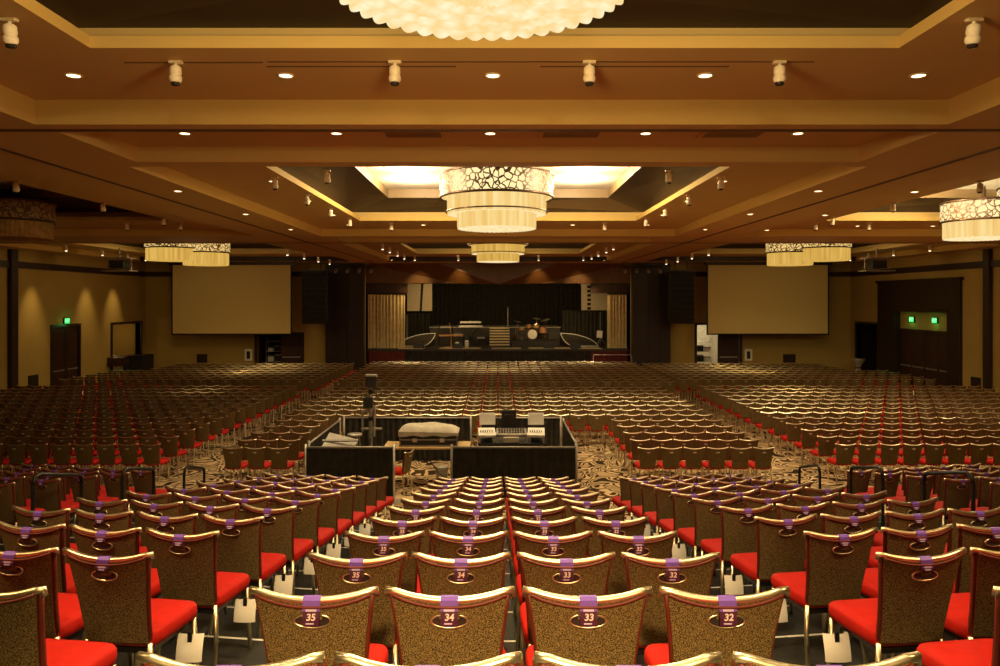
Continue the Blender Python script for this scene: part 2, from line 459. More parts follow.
# ------------------------------------------------------------------ riser platforms and their chairs
YK = lambda k: 2.717 + .85 * k
ZK = lambda k: HC - 1.955 - .160 * k
T8 = math.tan(math.radians(8)); T12 = math.tan(math.radians(12))
def bend(x):
    a = abs(x); e = max(0, min(a, 3.95) - 1.45) * T8
    return e + max(0, a - 5.0) * T12
XS = [-9.4, -5.0, -3.95, -1.45, 1.45, 3.95, 5.0, 9.4]
for k in range(-2, 11):
    y0 = (YK(k) - .25) if k > -2 else -1.6
    y1 = YK(k) + .60
    if k > -2: y0 += .004
    rp = thing('riser_platform', f'black carpeted riser step with white edge tape, {ORD[10-k]} step up from the carpet', 'riser', group='black seating riser steps')
    poly = [(x, y0 + bend(x) * (k > -2)) for x in XS] + [(x, y1 + bend(x)) for x in XS[::-1]]
    MB().prism(poly, 0, ZK(k) - .002).build('deck', M['deck'], rp)
    tp = MB()
    for a, b in zip(XS[:-1], XS[1:]):
        ya, yb = y1 + bend(a), y1 + bend(b)
        tp.add([(a, ya-.024, ZK(k)-.0015), (b, yb-.024, ZK(k)-.0015), (b, yb, ZK(k)-.0015), (a, ya, ZK(k)-.0015)], [(0,1,2,3)])
    tp.build('edge_tape', M['tape'], rp)
def tier_z(x, y):
    yy = y - bend(x)
    k = math.floor((yy + .25 - 2.717) / .85)
    return ZK(k) if k <= 10 else max(0, ZK(k))

CENT = [-.67, -.175, .325, .825]
n_ind = 0
first = True
def place(loc, rz, label, group, num=None):
    global first, n_ind
    if first:
        r = chair0; r.location = loc; r.rotation_euler = (0,0,rz); r['label'] = label; r['group'] = group; first = False
    else:
        r = dup(chair0, loc, rz, label, group)
    n_ind += 1
    if not num:
        for c in r.children:
            if c.name.startswith('number_tag'): c.data = short_tag
    else:
        tagp = [c for c in r.children if c.name.startswith('number_tag')][0]
        tagp.data = long_tag
        me = text_mesh(num, .034, .12)
        if not me.materials: me.materials.append(M['digit'])
        o = link('printed_number', me, tagp, (0, YR - .0295, ZR - .050), (math.radians(88), 0, 0))
    return r
NUM = ['35', '34', '33', '32']
cards = []
jobs = []
for k in range(-1, 11):
    rown = ORD[10 - k]
    for sgn, side in ((-1, 'left'), (1, 'right')):
        for j in range(4):
            x0 = -1.645 if sgn < 0 else 1.805
            d = .24 + .5 * j
            x = x0 + sgn * d * math.cos(math.radians(8)); y = YK(k) + d * math.sin(math.radians(8))
            lab = f'red banquet chair, {ORD[j]} in from the aisle, {rown} row up, {side} riser block'
            xx = 498 + F * x / y
            if -60 < xx < 1060 or k >= 0:
                jobs.append(((x, y, ZK(k) + .004), -sgn * -math.radians(8) * -1, lab, 'banquet chairs on the ' + side + ' riser block', None, j == 0, sgn))
    if k >= 5:
        for sgn, side in ((-1, 'left'), (1, 'right')):
            for j in range(5):
                x0 = -5.32 if sgn < 0 else 5.42
                d = .24 + .5 * j
                x = x0 + sgn * d * math.cos(math.radians(12)); y = YK(k) + .36 + .07 + d * math.sin(math.radians(12))
                xx = 498 + F * x / y
                if -140 < xx < 1140:
                    lab = f'red banquet chair, {ORD[j]} past the handrails, {rown} row up, far {side} riser'
                    jobs.append(((x, y, ZK(k) + .004), sgn * math.radians(12), lab, 'banquet chairs on the far ' + side + ' riser block', None, False, sgn))
    for j in range(4):
        lab = f'red banquet chair tagged {NUM[j]}, {ORD[j]} across, {rown} row up, center riser block' if k <= 4 else f'red banquet chair, {ORD[j]} across, {rown} row up, center riser block'
        jobs.append(((CENT[j], YK(k), ZK(k) + .004), 0, lab, 'banquet chairs on the center riser block', NUM[j] if k <= 4 else None, False, 0))
for loc, rz, lab, grp, num, aisle, sgn in jobs:
    if sgn: rz = sgn * abs(rz)
    place(loc, rz, lab, grp, num)
    if aisle and .2 < (HC - loc[2]) :
        cards.append((loc, rz, sgn, lab))

# curved white cards clipped under the aisle seats
def make_card():
    t = thing('paper_card', 'white paper card', 'card')
    mb = MB(); rows = []
    for j in range(7):
        a = j / 6; z = -.015 - .132 * a
        bow = .035 * math.sin(a * 1.5)
        rows.append([(-.068 + .136 * i / 4, -.01 - bow + .010 * (i - 2) ** 2 / 4, z) for i in range(5)])
    mb.grid(rows); mb.grid([[ (x, y + .0015, z) for x, y, z in r][::-1] for r in rows])
    mb.build('sheet', M['paper'], t, smooth=True)
    MB().box((-.012, -.024, -.06), (.012, -.014, .0)).build('clip', M['black'], t, bevel=.002)
    return t
card0 = None
for i, (loc, rz, sgn, lab) in enumerate(cards):
    if loc[1] > 9.8 or loc[1] < 2.5: continue
    c, s_ = math.cos(rz), math.sin(rz)
    lx, ly = -sgn * .242, .34
    p = (loc[0] + c*lx - s_*ly, loc[1] + s_*lx + c*ly, loc[2] + .392)
    row = lab.split(', ')[2]
    l2 = f'white paper card clipped under the aisle seat of the {row}, {"left" if sgn < 0 else "right"} riser block'
    if card0 is None:
        card0 = make_card(); card0.location = p; card0.rotation_euler = (0,0,rz + sgn*-.12); tag(card0, l2, 'card', 'white cards under aisle seats')
    else:
        dup(card0, p, rz + sgn*-.12, l2, 'white cards under aisle seats')

# ------------------------------------------------------------------ floor chairs
rows_c = [(16.2 + .942 * i, i) for i in range(13)] + [(29.4 + .942 * j, 13 + j) for j in range(11)]
rows_s = [(16.6 + .942 * i, i) for i in range(13)] + [(30.3 + .942 * j, 13 + j) for j in range(9)]
spots = []
for y, i in rows_c:
    xs = [-5.75 + .5 * c for c in range(24)] if y < 29 else [-6.25 + .5 * c for c in range(27)]
    for c, x in enumerate(xs):
        if y < 20.5 and -4.4 < x < 3.1: continue
        spots.append((x, y, 'center', i, c))
for y, i in rows_s:
    for sgn, side in ((-1, 'left'), (1, 'right')):
        for c in range(21):
            x = sgn * ((7.7 if y < 29 else 7.5) + .5 * c)
            if abs(x) > 16.2 and y > 35.0: continue
            spots.append((x, y, side, i, c))
inview = [s for s in spots if -20 < 498 + F * s[0] / s[1] < 1020]
out_v = [s for s in spots if not (-20 < 498 + F * s[0] / s[1] < 1020)]
inview.sort(key=lambda s: (s[1], abs(s[0])))
n_more = max(0, 300 - sum(1 for jb in jobs if -20 < 498 + F * jb[0][0] / jb[0][1] < 1020))
low0 = make_low_chair()
for q, (x, y, side, i, c) in enumerate(inview[:n_more]):
    if side == 'center':
        lab = f'red banquet chair on carpet, {ORD[c]} across, {ORD[i]} floor row from the riser, middle block'
    else:
        lab = f'red banquet chair on carpet, {ORD[c]} in from the aisle, {ORD[i]} floor row, {side} block'
    grp = f'banquet chairs on the carpet, {side} block'
    rz = random.uniform(-.03, .03)
    if q == 0:
        low0.location = (x, y, 0); low0['label'] = lab; low0['group'] = grp; low0.rotation_euler = (0,0,rz)
    else:
        dup(low0, (x, y, 0), rz, lab, grp)
rest = inview[n_more:]
T = MB()
T.add(LA.v, LA.f); T.m = list(LA.m)
def app(mb, mi):
    b = len(T.v); T.v += mb.v; T.f += [tuple(b + i for i in f) for f in mb.f]; T.m += [mi] * len(mb.f)
app(LR, 3); app(LS, 1); app(LG, 4)
for l in LL: app(l, 3)
tv = np.array(T.v); vs = []; fs = []; ms = []
for q, (x, y, *_r) in enumerate(rest):
    a = random.uniform(-.035, .035); c, s_ = math.cos(a), math.sin(a)
    w = np.stack([tv[:,0]*c - tv[:,1]*s_ + x + random.uniform(-.012,.012), tv[:,0]*s_ + tv[:,1]*c + y + random.uniform(-.02,.02), tv[:,2]], 1)
    b = q * len(tv); vs.append(w); fs += [tuple(b + i for i in f) for f in T.f]; ms += T.m
me = bpy.data.meshes.new('banquet_seating')
me.from_pydata(np.concatenate(vs).tolist(), [], fs)
for k in ('olive', 'red', 'maroon', 'brass', 'glint'): me.materials.append(M[k])
me.polygons.foreach_set('material_index', ms)
o = link('banquet_seating', me); tag(o, 'far rows of red banquet chairs filling the carpet up to the stage', 'chairs', kind='stuff')
print('individual chairs', n_ind + n_more, 'stuff chairs', len(rest))

# ------------------------------------------------------------------ room shell
RX, RY, RB, RT = 18.8, 40.0, -7.0, 7.4
H0, H1, HL = 1.95, 2.165, 2.272
Z0, Z1, ZL = HC + H0, HC + H1, HC + HL
struct('floor', MB().box((-RX - 2, RB, -.1), (RX + 2, 52, 0)), M['carpet'])

def cells(us, vs_, holes):
    us = sorted(set(us + [h[i] for h in holes for i in (0, 1)])); vs_ = sorted(set(vs_ + [h[i] for h in holes for i in (2, 3)]))
    for a, b in zip(us[:-1], us[1:]):
        for c, d in zip(vs_[:-1], vs_[1:]):
            m = ((a + b) / 2, (c + d) / 2)
            if any(h[0] < m[0] < h[1] and h[2] < m[1] < h[3] for h in holes): continue
            yield a, b, c, d

bays = []   # outer x0 x1 y0 y1, inner x0 x1 y0 y1, panel rectangle
bays.append(((-5.14, 5.0, -4.2, 8.33), (-3.60, 3.54, -2.0, 6.62), (-2.3, 2.3, -.4, 4.9)))
bays.append(((-5.4, 5.4, 10.97, 22.9), (-3.77, 3.77, 12.1, 20.45), (-2.86, 2.86, 14.2, 19.5)))
bays.append(((-5.4, 5.4, 25.9, 37.4), (-3.77, 3.77, 28.2, 35.0), (-2.86, 2.86, 29.9, 34.0)))
for s in (-1, 1):
    for (ya, yb, ia, ib, pa, pb) in ((-4.2, 8.33, -2, 6.62, -.4, 4.9), (10.97, 22.9, 12.1, 20.45, 14.2, 19.5), (25.9, 37.4, 28.2, 35.0, 29.9, 34.0)):
        c = s * 12.6
        bays.append(((c - 5.2, c + 5.2, ya, yb), (c - 3.7, c + 3.7, ia, ib), (c - 2.86, c + 2.86, pa, pb)))
strips = [(-5.1, 5.1, 8.72, 10.6), (-5.1, 5.1, 23.7, 25.3)]
mb = MB()
for a, b, c, d in cells([-RX - .3, RX + .3], [RB - .3, RY + .3], [b_[0] for b_ in bays] + strips):
    mb.add([(a, c, Z0), (a, d, Z0), (b, d, Z0), (b, c, Z0)], [(0, 1, 2, 3)])
def ring(mb, o, i, z, mi=0):
    mb.add([(o[0],o[2],z),(o[1],o[2],z),(o[1],o[3],z),(o[0],o[3],z),(i[0],i[2],z),(i[1],i[2],z),(i[1],i[3],z),(i[0],i[3],z)],
           [(0,4,5,1),(1,5,6,2),(2,6,7,3),(3,7,4,0)], mi)
def walls4(mb, r, z0, z1, mi=0, r2=None):
    r2 = r2 or r
    p = [(r[0],r[2]),(r[1],r[2]),(r[1],r[3]),(r[0],r[3])]; q = [(r2[0],r2[2]),(r2[1],r2[2]),(r2[1],r2[3]),(r2[0],r2[3])]
    for k in range(4):
        a, b = k, (k + 1) % 4
        mb.add([(*p[a], z0), (*p[b], z0), (*q[b], z1), (*q[a], z1)], [(0, 1, 2, 3)], mi)
for n_, (o_, i_, p_) in enumerate(bays):
    dz = .06 if o_[3] < 9 else 0
    Z1b, ZLb = Z1 + dz, ZL + dz
    walls4(mb, o_, Z0, Z1b, 5 if dz else 1); ring(mb, o_, i_, Z1b, 0)
    lit = 1
    walls4(mb, i_, Z1b, ZLb, 1)
    j_ = (i_[0] - .25, i_[1] + .25, i_[2] - .25, i_[3] + .25)
    ring(mb, j_, i_, ZLb, 0)
    # folded dark panels rising from the lip to the opening, each side split into two facets
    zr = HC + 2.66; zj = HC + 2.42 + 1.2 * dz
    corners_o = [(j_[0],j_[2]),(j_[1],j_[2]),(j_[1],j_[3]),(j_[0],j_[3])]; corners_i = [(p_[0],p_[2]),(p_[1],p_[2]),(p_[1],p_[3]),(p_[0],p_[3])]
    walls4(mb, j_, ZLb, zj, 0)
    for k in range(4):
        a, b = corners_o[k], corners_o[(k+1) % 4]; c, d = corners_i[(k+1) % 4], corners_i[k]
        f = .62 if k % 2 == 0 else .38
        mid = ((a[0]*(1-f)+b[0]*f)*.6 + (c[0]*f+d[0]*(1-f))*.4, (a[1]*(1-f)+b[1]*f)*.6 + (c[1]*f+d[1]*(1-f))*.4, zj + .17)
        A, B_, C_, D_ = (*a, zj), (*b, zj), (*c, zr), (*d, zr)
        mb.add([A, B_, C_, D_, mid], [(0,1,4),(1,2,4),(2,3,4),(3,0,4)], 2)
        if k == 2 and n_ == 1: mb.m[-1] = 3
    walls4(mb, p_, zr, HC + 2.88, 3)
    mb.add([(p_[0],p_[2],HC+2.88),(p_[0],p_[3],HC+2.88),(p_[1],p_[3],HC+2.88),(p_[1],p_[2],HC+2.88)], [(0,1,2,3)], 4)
for s_ in strips:
    walls4(mb, s_, Z0, Z0 + .22, 0)
    mb.add([(s_[0],s_[2],Z0+.22),(s_[0],s_[3],Z0+.22),(s_[1],s_[3],Z0+.22),(s_[1],s_[2],Z0+.22)], [(0,1,2,3)], 0)
# closed lid above so no outside light comes in
mb.box((-RX - .3, RB - .3, RT), (RX + .3, RY + .3, RT + .1), 2)
struct('ceiling', mb, [M['ceil'], M['cream'], M['coffer'], M['coffer_tan'], M['white_ceil'], M['cove']])
# partition tracks let into the ceiling
n_t = 0
def trim(lo, hi, m='slot'):
    global n_t; n_t += 1
    struct(f'trim_{n_t}', MB().box(lo, hi), M[m])
for x in (-6.4, 6.4): trim((x - .035, RB, Z0 - .012), (x + .035, RY - 1.6, Z0 + .004))
trim((-RX, 8.56, Z0 - .012), (RX, 8.64, Z0 + .004)); trim((-RX, 25.5, Z0 - .012), (RX, 25.58, Z0 + .004))

# walls with their openings
def wall_yz(name, x, sgn, holes, y0, y1, z1):
    mb = MB()
    for a, b, c, d in cells([y0, y1], [0., z1], holes):
        lo, hi = (x, x + sgn * .25)
        mb.box((min(lo, hi), a, c), (max(lo, hi), b, d))
    return struct(name, mb, M['wall'])
L_DOOR = (31.6, 33.6, 0, 2.92); L_OPEN = (36.5, 39.4, 0, 2.87)
R_DOOR = (31.2, 35.4, 0, 3.62); R_OPEN = (37.1, 39.3, 0, 2.85)
wall_yz('wall_left', -RX, -1, [L_DOOR, L_OPEN], RB, RY + .3, RT)
wall_yz('wall_right', RX, 1, [R_DOOR, R_OPEN], RB, RY + .3, RT)
mb = MB()
holes = [(-12.85, -10.45, 0, 2.25), (10.6, 12.9, 0, 2.75), (-7.1, 7.1, 0, 9)]
for a, b, c, d in cells([-RX - .25, RX + .25], [0., RT], holes): mb.box((a, RY, c), (b, RY + .25, d))
struct('wall_back', mb, M['wall'])
struct('wall_rear', MB().box((-RX - .25, RB - .25, 0), (RX + .25, RB, RT)), M['wall'])
# recesses seen through the openings
mb = MB()
def room(mb, lo, hi, open_side):
    (x0,y0,z0),(x1,y1,z1) = lo, hi
    S = {'x0': [(x0,y0,z0),(x0,y1,z0),(x0,y1,z1),(x0,y0,z1)], 'x1': [(x1,y0,z0),(x1,y0,z1),(x1,y1,z1),(x1,y1,z0)],
         'y0': [(x0,y0,z0),(x0,y0,z1),(x1,y0,z1),(x1,y0,z0)], 'y1': [(x0,y1,z0),(x1,y1,z0),(x1,y1,z1),(x0,y1,z1)], 'z1': [(x0,y0,z1),(x0,y1,z1),(x1,y1,z1),(x1,y0,z1)]}
    for k, v in S.items():
        if k != open_side: mb.add(v, [(0,1,2,3)])
room(mb, (-RX - 2.2, 36.3, 0), (-RX - .25, 39.6, 2.95), 'x1'); struct('wall_left_recess', mb, M['wall'])
mb = MB(); room(mb, (RX + .25, 36.9, 0), (RX + 2.0, 39.5, 2.95), 'x0'); struct('wall_right_recess', mb, M['darkwood'])
mb = MB(); room(mb, (10.4, RY + .25, 0), (12.95, RY + 4, 3.0), 'y0'); struct('wall_service', mb, M['brightwall'])
mb = MB(); room(mb, (-12.95, RY + .25, 0), (-10.35, RY + 3, 2.6), 'y0'); struct('wall_back_recess', mb, M['trimwood'])
lamp('service_room_lamp', 'POINT', (11.2, RY + 2.4, 2.7), 32, .2, col=(1, .85, .6))
lamp('recess_lamp', 'POINT', (-RX - 1.1, 38.2, 2.6), 12, .2)

# crown, pilasters, baseboards
ZC = 5.43
trim((-RX, RB, ZC - .10), (-RX + .09, RY, ZC + .16), 'trimwood'); trim((RX - .09, RB, ZC - .10), (RX, RY, ZC + .16), 'trimwood')
trim((-RX, RY - .09, ZC - .10), (-9.1, RY, ZC + .16), 'trimwood'); trim((9.1, RY - .09, ZC - .10), (RX, RY, ZC + .16), 'trimwood')
trim((-RX, 28.75, 0), (-RX + .16, 29.15, Z0), 'trimwood'); trim((RX - .16, 28.5, 0), (RX, 28.85, Z0), 'trimwood')
def baseboard(name, lo, hi): struct(name, MB().box(lo, hi), M['trimwood'])
baseboard('baseboard_left', (-RX, RB, 0), (-RX + .03, 31.5, .16)); baseboard('baseboard_right', (RX - .03, RB, 0), (RX, 30.3, .16))
baseboard('baseboard_back_left', (-RX, RY - .03, 0), (-12.95, RY, .16)); baseboard('baseboard_back_right', (13.0, RY - .03, 0), (RX, RY, .16))

# doors
def door_frame(n, axis, x, y0, y1, z1, w=.12, d=.12):
    mb = MB()
    if axis == 'x':
        s = -1 if x > 0 else 1
        xs = sorted((x - s * .26, x + s * .06))
        mb.box((xs[0], y0 - w, 0), (xs[1], y0, z1 + w)).box((xs[0], y1, 0), (xs[1], y1 + w, z1 + w)).box((xs[0], y0, z1), (xs[1], y1, z1 + w))
    else:
        mb.box((y0 - w, x - .06, 0), (y0, x + .1, z1 + w)).box((y1, x - .06, 0), (y1 + w, x + .1, z1 + w)).box((y0, x - .06, z1), (y1, x + .1, z1 + w))
    o = mb.build(f'door_{n}', M['trimwood']); o['kind'] = 'structure'; return o
d1 = door_frame(1, 'x', -RX, 31.6, 33.6, 2.92)
def leaf(parent, axis, x, a, b, z1, bar=True):
    mb = MB()
    if axis == 'x':
        s = -1 if x > 0 else 1
        mb.box((x - .03, a, .01), (x + .03, b, z1))
        xf = x + s * .03
        for (za, zb) in ((.25, 1.15), (1.4, z1 - .2)): mb.box((min(xf, xf + s*.012), a + .15, za), (max(xf, xf + s*.012), b - .15, zb))
        l = mb.build('door_leaf', M['doorwood'], parent, bevel=.004)
        if bar:
            pb = MB(); xb = xf + s * .07
            pb.box((min(xf, xb), a + .12, 1.02), (max(xf, xb), a + .18, 1.10)).box((min(xf, xb), b - .18, 1.02), (max(xf, xb), b - .12, 1.10)).box((min(xb - s*.02, xb), a + .1, 1.03), (max(xb - s*.02, xb), b - .1, 1.09))
            pb.build('push_bar', M['grey'], l)
    else:
        mb.box((a, x - .03, .01), (b, x + .03, z1))
        l = mb.build('door_leaf', M['doorwood'], parent, bevel=.004)
        if bar: MB().box((a + .1, x - .10, 1.0), (b - .1, x - .03, 1.07)).build('push_bar', M['grey'], l)
    return l
leaf(d1, 'x', -RX - .05, 31.62, 32.58, 2.90); leaf(d1, 'x', -RX - .05, 32.62, 33.58, 2.90)
d2 = door_frame(2, 'x', -RX, 36.5, 39.4, 2.87)
d3 = door_frame(3, 'y', RY, -12.85, -10.45, 2.25)
leaf(d3, 'y', RY + .12, -11.6, -10.47, 2.2)
d4 = door_frame(4, 'y', RY, 10.6, 12.9, 2.75)
leaf(d4, 'y', RY + .12, 11.75, 12.88, 2.7)
d5 = door_frame(5, 'x', RX, 37.1, 39.3, 2.85)
# big dark portal with two double doors on the right wall
pt = MB()
pt.box((RX - .14, 30.35, 0), (RX, 31.2, 4.98)).box((RX - .14, 35.4, 0), (RX, 36.9, 4.98)).box((RX - .14, 31.2, 3.62), (RX, 35.4, 4.98))
pt.box((RX - .05, 31.2, 0), (RX + .24, 31.24, 3.62)).box((RX - .05, 35.36, 0), (RX + .24, 35.4, 3.62))
pt.box((RX - .20, 30.25, 4.9), (RX, 37.0, 5.02)).box((RX - .17, 31.1, 3.55), (RX, 35.5, 3.68))
d6 = pt.build('door_6', M['darkwood'], bevel=.01); d6['kind'] = 'structure'
tr = MB().box((RX + .16, 31.26, 2.75), (RX + .20, 35.34, 3.62)); tr.build('transom_panel', M['wall'], d6)
MB().box((RX + .10, 31.26, 2.66), (RX + .20, 35.34, 2.76)).build('door_head', M['doorwood'], d6)
for a in (31.27, 32.29, 33.33, 34.35): leaf(d6, 'x', RX + .2, a, a + .98, 2.65)

def exit_sign(y, x, z, s, lab):
    t = thing('exit_sign', lab, 'sign', (x, y, z), group='green exit signs')
    xs = sorted((0, s * .07))
    MB().box((xs[0], -.19, -.13), (xs[1], .19, .13)).build('housing', M['black'], t, bevel=.01)
    xf = s * .072
    MB().box((min(xf, xf + s*.004), -.17, -.11), (max(xf, xf + s*.004), .17, .11)).build('lit_panel', M['exit'], t)
    me = text_mesh('EXIT', .17)
    if not me.materials: me.materials.append(M['exitletter'])
    link('lettering', me, t, (s * .078, 0, 0), (PI/2, 0, PI/2 * s))
    lamp('exit_glow', 'POINT', (x + s * .25, y, z - .1), 2.2, .08, col=(.1, 1, .25))
exit_sign(32.6, -RX, 3.18, 1, 'green exit sign over the dark double door on the wall left of the seating')
exit_sign(34.25, RX + .15, 3.2, -1, 'green exit sign over double doors, the one nearer the stage')
exit_sign(32.45, RX + .15, 3.2, -1, 'green exit sign over double doors, the one farther from the stage')

# wall grilles and plates
def grille(lo, hi, lab, axis):
    t = thing('wall_vent', lab, 'vent', ((lo[0]+hi[0])/2, (lo[1]+hi[1])/2, lo[2]), group='dark wall vents')
    W = (hi[0]-lo[0])/2; D = (hi[1]-lo[1])/2; H = hi[2]-lo[2]
    MB().box((-W, -D, 0), (W, D, H)).build('vent_body', M['vent'], t)
    mb = MB()
    for k in range(5):
        z = H * (k + .5) / 5
        mb.box((-W - .01*(axis=='x'), -D - .01*(axis=='y'), z - .02), (W + .01*(axis=='x'), D + .01*(axis=='y'), z + .02))
    mb.build('slat', M['trimwood'], t)
grille((-RX, 30.0, .55), (-RX + .05, 30.6, 1.05), 'dark square vent low on the wall beside the dark double door', 'x')
grille((RX - .05, 29.2, .55), (RX, 29.75, 1.05), 'dark square vent low on the wall beside the tall dark portal', 'x')
grille((-16.05, RY - .05, .75), (-15.5, RY, 1.2), 'dark vent under the big screen left of the stage', 'y')
grille((15.2, RY - .05, .75), (15.85, RY, 1.2), 'dark vent under the big screen right of the stage', 'y')
def plate(x, lab):
    t = thing('wall_plate', lab, 'sign', (x, RY - .03, .85), group='white framed wall plates')
    MB().box((-.2, -.02, 0), (.2, .03, .62)).build('plate_frame', M['white'], t, bevel=.006)
    MB().box((-.09, -.024, .1), (.09, -.019, .5)).build('plate_center', M['vent'], t)
plate(-13.3, 'white framed wall plate beside the back doorway left of the stage'); plate(13.35, 'white framed wall plate beside the back doorway right of the stage')

# projection screens
def screen(x0, x1, lab):
    t = thing('projection_screen', lab, 'screen', ((x0+x1)/2, RY - 1.6, 0), group='large projection screens')
    W = (x1 - x0) / 2; zt, zb = 5.92, 2.30
    MB().box((-W + .07, -.01, zb + .07), (W - .07, .01, zt - .05)).build('screen_sheet', M['screen'], t)
    MB().box((-W, -.015, zb), (-W + .07, .02, zt)).box((W - .07, -.015, zb), (W, .02, zt)).box((-W + .07, -.015, zb), (W - .07, .02, zb + .07)).build('black_border', M['blackcloth'], t)
    MB().box((-W - .1, -.09, zt - .05), (W + .1, .09, Z0 - .004)).build('roller_case', M['trimwood'], t)  # the screen's roller case, under the ceiling
screen(-16.72, -10.55, 'large blank projection screen hanging left of the stage'); screen(10.68, 16.95, 'large blank projection screen hanging right of the stage')

# projector lifts
def projector(x, y, lab):
    t = thing('projector_mount', lab, 'projector', (x, y, 0), group='hanging projectors')
    MB().tube([(0, 0, Z1), (0, 0, 5.85)], .03, 8).build('drop_pole', M['grey'], t)
    MB().box((-.55, -.35, 5.80), (.55, .35, 5.84)).build('upper_tray', M['grey'], t)
    MB().box((-.30, -.28, 5.40), (.30, .28, 5.72)).build('projector_body', M['blackplastic'], t, bevel=.02)
    MB().box((-.6, -.35, 5.27), (.6, .35, 5.32)).build('lower_tray', M['grey'], t)
    for sx in (-.5, .5): MB().tube([(sx, 0, 5.30), (sx, 0, 5.82)], .012, 6).build('hanger_rod', M['grey'], t)
    MB().lathe([(.05, -.31), (.06, -.27)], 12, (0, 0, 0)).v and None
    MB().tube([(.12, .27, 5.56), (.12, .33, 5.56)], .06, 12).build('lens', M['glassy'], t)
projector(15.75, 31.2, 'black ceiling projector on a lift in front of the wall right of the stage'); projector(-15.75, 31.2, 'black ceiling projector on a lift in front of the wall left of the stage')

# ------------------------------------------------------------------ chandeliers
def filigree_drum(t, r, z0, z1, c, m, name='filigree_drum'):
    mb = MB(); mb.lathe([(r, z0), (r, z1)], 64, c); mb.lathe([(r - .03, z1), (r - .03, z0)], 64, c)
    d = mb.build(name, M[m], t, smooth=True)
    for z in (z0, z1):
        q = MB(); q.tube([(c[0] + r*math.cos(2*PI*k/48), c[1] + r*math.sin(2*PI*k/48), z) for k in range(48)], .03, 6, closed=True); q.build('drum_rim', M['bronze'], d, smooth=True)
    return d
def strand_tier(t, r, z0, z1, c, m, mb_mat, lobes, wave):
    n = max(96, lobes * 6)
    mb = MB(); rows = []
    for (kr, z) in ((1, z1), (1, (z0+z1)/2), (1, z0 + .05), (.985, z0)):
        rr = []
        for k in range(n):
            a = 2*PI*k/n; w = wave * abs(math.cos(lobes * a / 2))
            rr.append((c[0] + (r*kr + w)*math.cos(a), c[1] + (r*kr + w)*math.sin(a), z - (w * .9 if z < z0 + .03 else 0)))
        rows.append(rr)
    mb.grid(rows[::-1], 0, True)
    s = mb.build('strand_tier', M[m], t, smooth=True)
    # underside of the tier: rings of small hanging cups
    b = MB(); N = len(rows[-1]); base = rows[-1]; rr = [base]
    L = 12
    for q in range(1, L + 1):
        f = 1 - q / L * .98
        dz = .03 * (1 if q % 2 else -.2)
        rr.append([(c[0] + (p[0]-c[0])*f, c[1] + (p[1]-c[1])*f, z0 - .0 + dz * (.6 + .4*math.cos(lobes * 2*PI*k/N))) for k, p in enumerate(base)])
    b.grid(rr[::-1], 0, True)
    b.build('tier_underside', M[mb_mat], s, smooth=True)
    return s
def center_chandelier(x, y, lab, kind='bright', ztop=HC + 2.86):
    t = thing('chandelier', lab, 'chandelier', (x, y, HC), group='tiered drum chandeliers over the center')
    st = 'strand' if kind != 'amber' else 'strand_dim'
    filigree_drum(t, 1.3, 2.35, 2.872, (0, 0, 0), 'filigree')
    MB().lathe([(1.27, 2.36), (1.16, 2.37)], 48).build('drum_plate', M[st], t)
    kn = .885 if kind == 'near' else 1
    strand_tier(t, 1.13 * kn, 1.97, 2.40, (0, 0, 0), st, 'crystal', 60, .014)
    q = MB(); q.tube([(1.165*math.cos(2*PI*k/48), 1.165*math.sin(2*PI*k/48), 2.02) for k in range(48)], .018, 6, closed=True); q.build('tier_rim', M['bronze'], t, smooth=True)
    strand_tier(t, .90 * kn, 1.645, 2.0, (0, 0, 0), st if kind != 'near' else 'crystal', 'crystal', 46 if kind == 'near' else 50, .020 if kind == 'near' else .014)
    for a in (.4, 2.74): MB().tube([(1.42*math.cos(a)*.97, .2*math.sin(a), 2.55), (1.42*math.cos(a)*.97, .2*math.sin(a), 2.9)], .05, 8).build('hanger', M['bronze'], t)
    return t
center_chandelier(-.09, 3.91, 'large glowing crystal chandelier nearest the riser seats, cut by the frame top', 'near')
center_chandelier(-.03, 17.3, 'glowing tiered drum chandelier hanging under the bright white coffer')
center_chandelier(0, 32.2, 'small far amber chandelier hanging just before the stage', 'amber')
def side_chandelier(x, y, sgn, lab, lit=True, amber=False):
    t = thing('chandelier', lab, 'chandelier', (x, y, HC), group='double drum chandeliers over the sides')
    fm = ('filigree_dim' if amber else 'filigree') if lit else 'filigree_off'; st = ('strand_dim' if amber else 'strand') if lit else 'strand_off'; un = ('strand_dim' if amber else 'crystal') if lit else 'strand_off'
    for (cx, cy, r, z0, z1, z2) in ((-sgn * .32, .35, .96, 1.46 if amber else 1.56, 1.98, 2.46), (sgn * .80, -.35, 1.05, 1.62, 2.12, 2.75)):
        filigree_drum(t, r, z1, z2, (cx, cy, 0), fm)
        strand_tier(t, r - .06, z0, z1 + .02, (cx, cy, 0), st, un, 56, .012)
        MB().lathe([(r - .02, z1 + .01), (r - .1, z1 + .012)], 48, (cx, cy, 0)).build('drum_plate', M[st], t)
        MB().tube([(cx, cy, z2 - .05), (cx, cy, 2.95)], .04, 8).build('hanger', M['bronze'], t)
side_chandelier(12.6, 18.6, 1, 'glowing double drum chandelier at the right edge, nearer one of the right bay')
side_chandelier(-12.6, 18.6, -1, 'unlit brown double drum chandelier at the left edge of the ceiling', lit=False)
side_chandelier(12.6, 31.2, 1, 'far amber double drum chandelier above the screen right of the stage', amber=True)
side_chandelier(-12.6, 31.2, -1, 'far amber double drum chandelier above the screen left of the stage', amber=True)

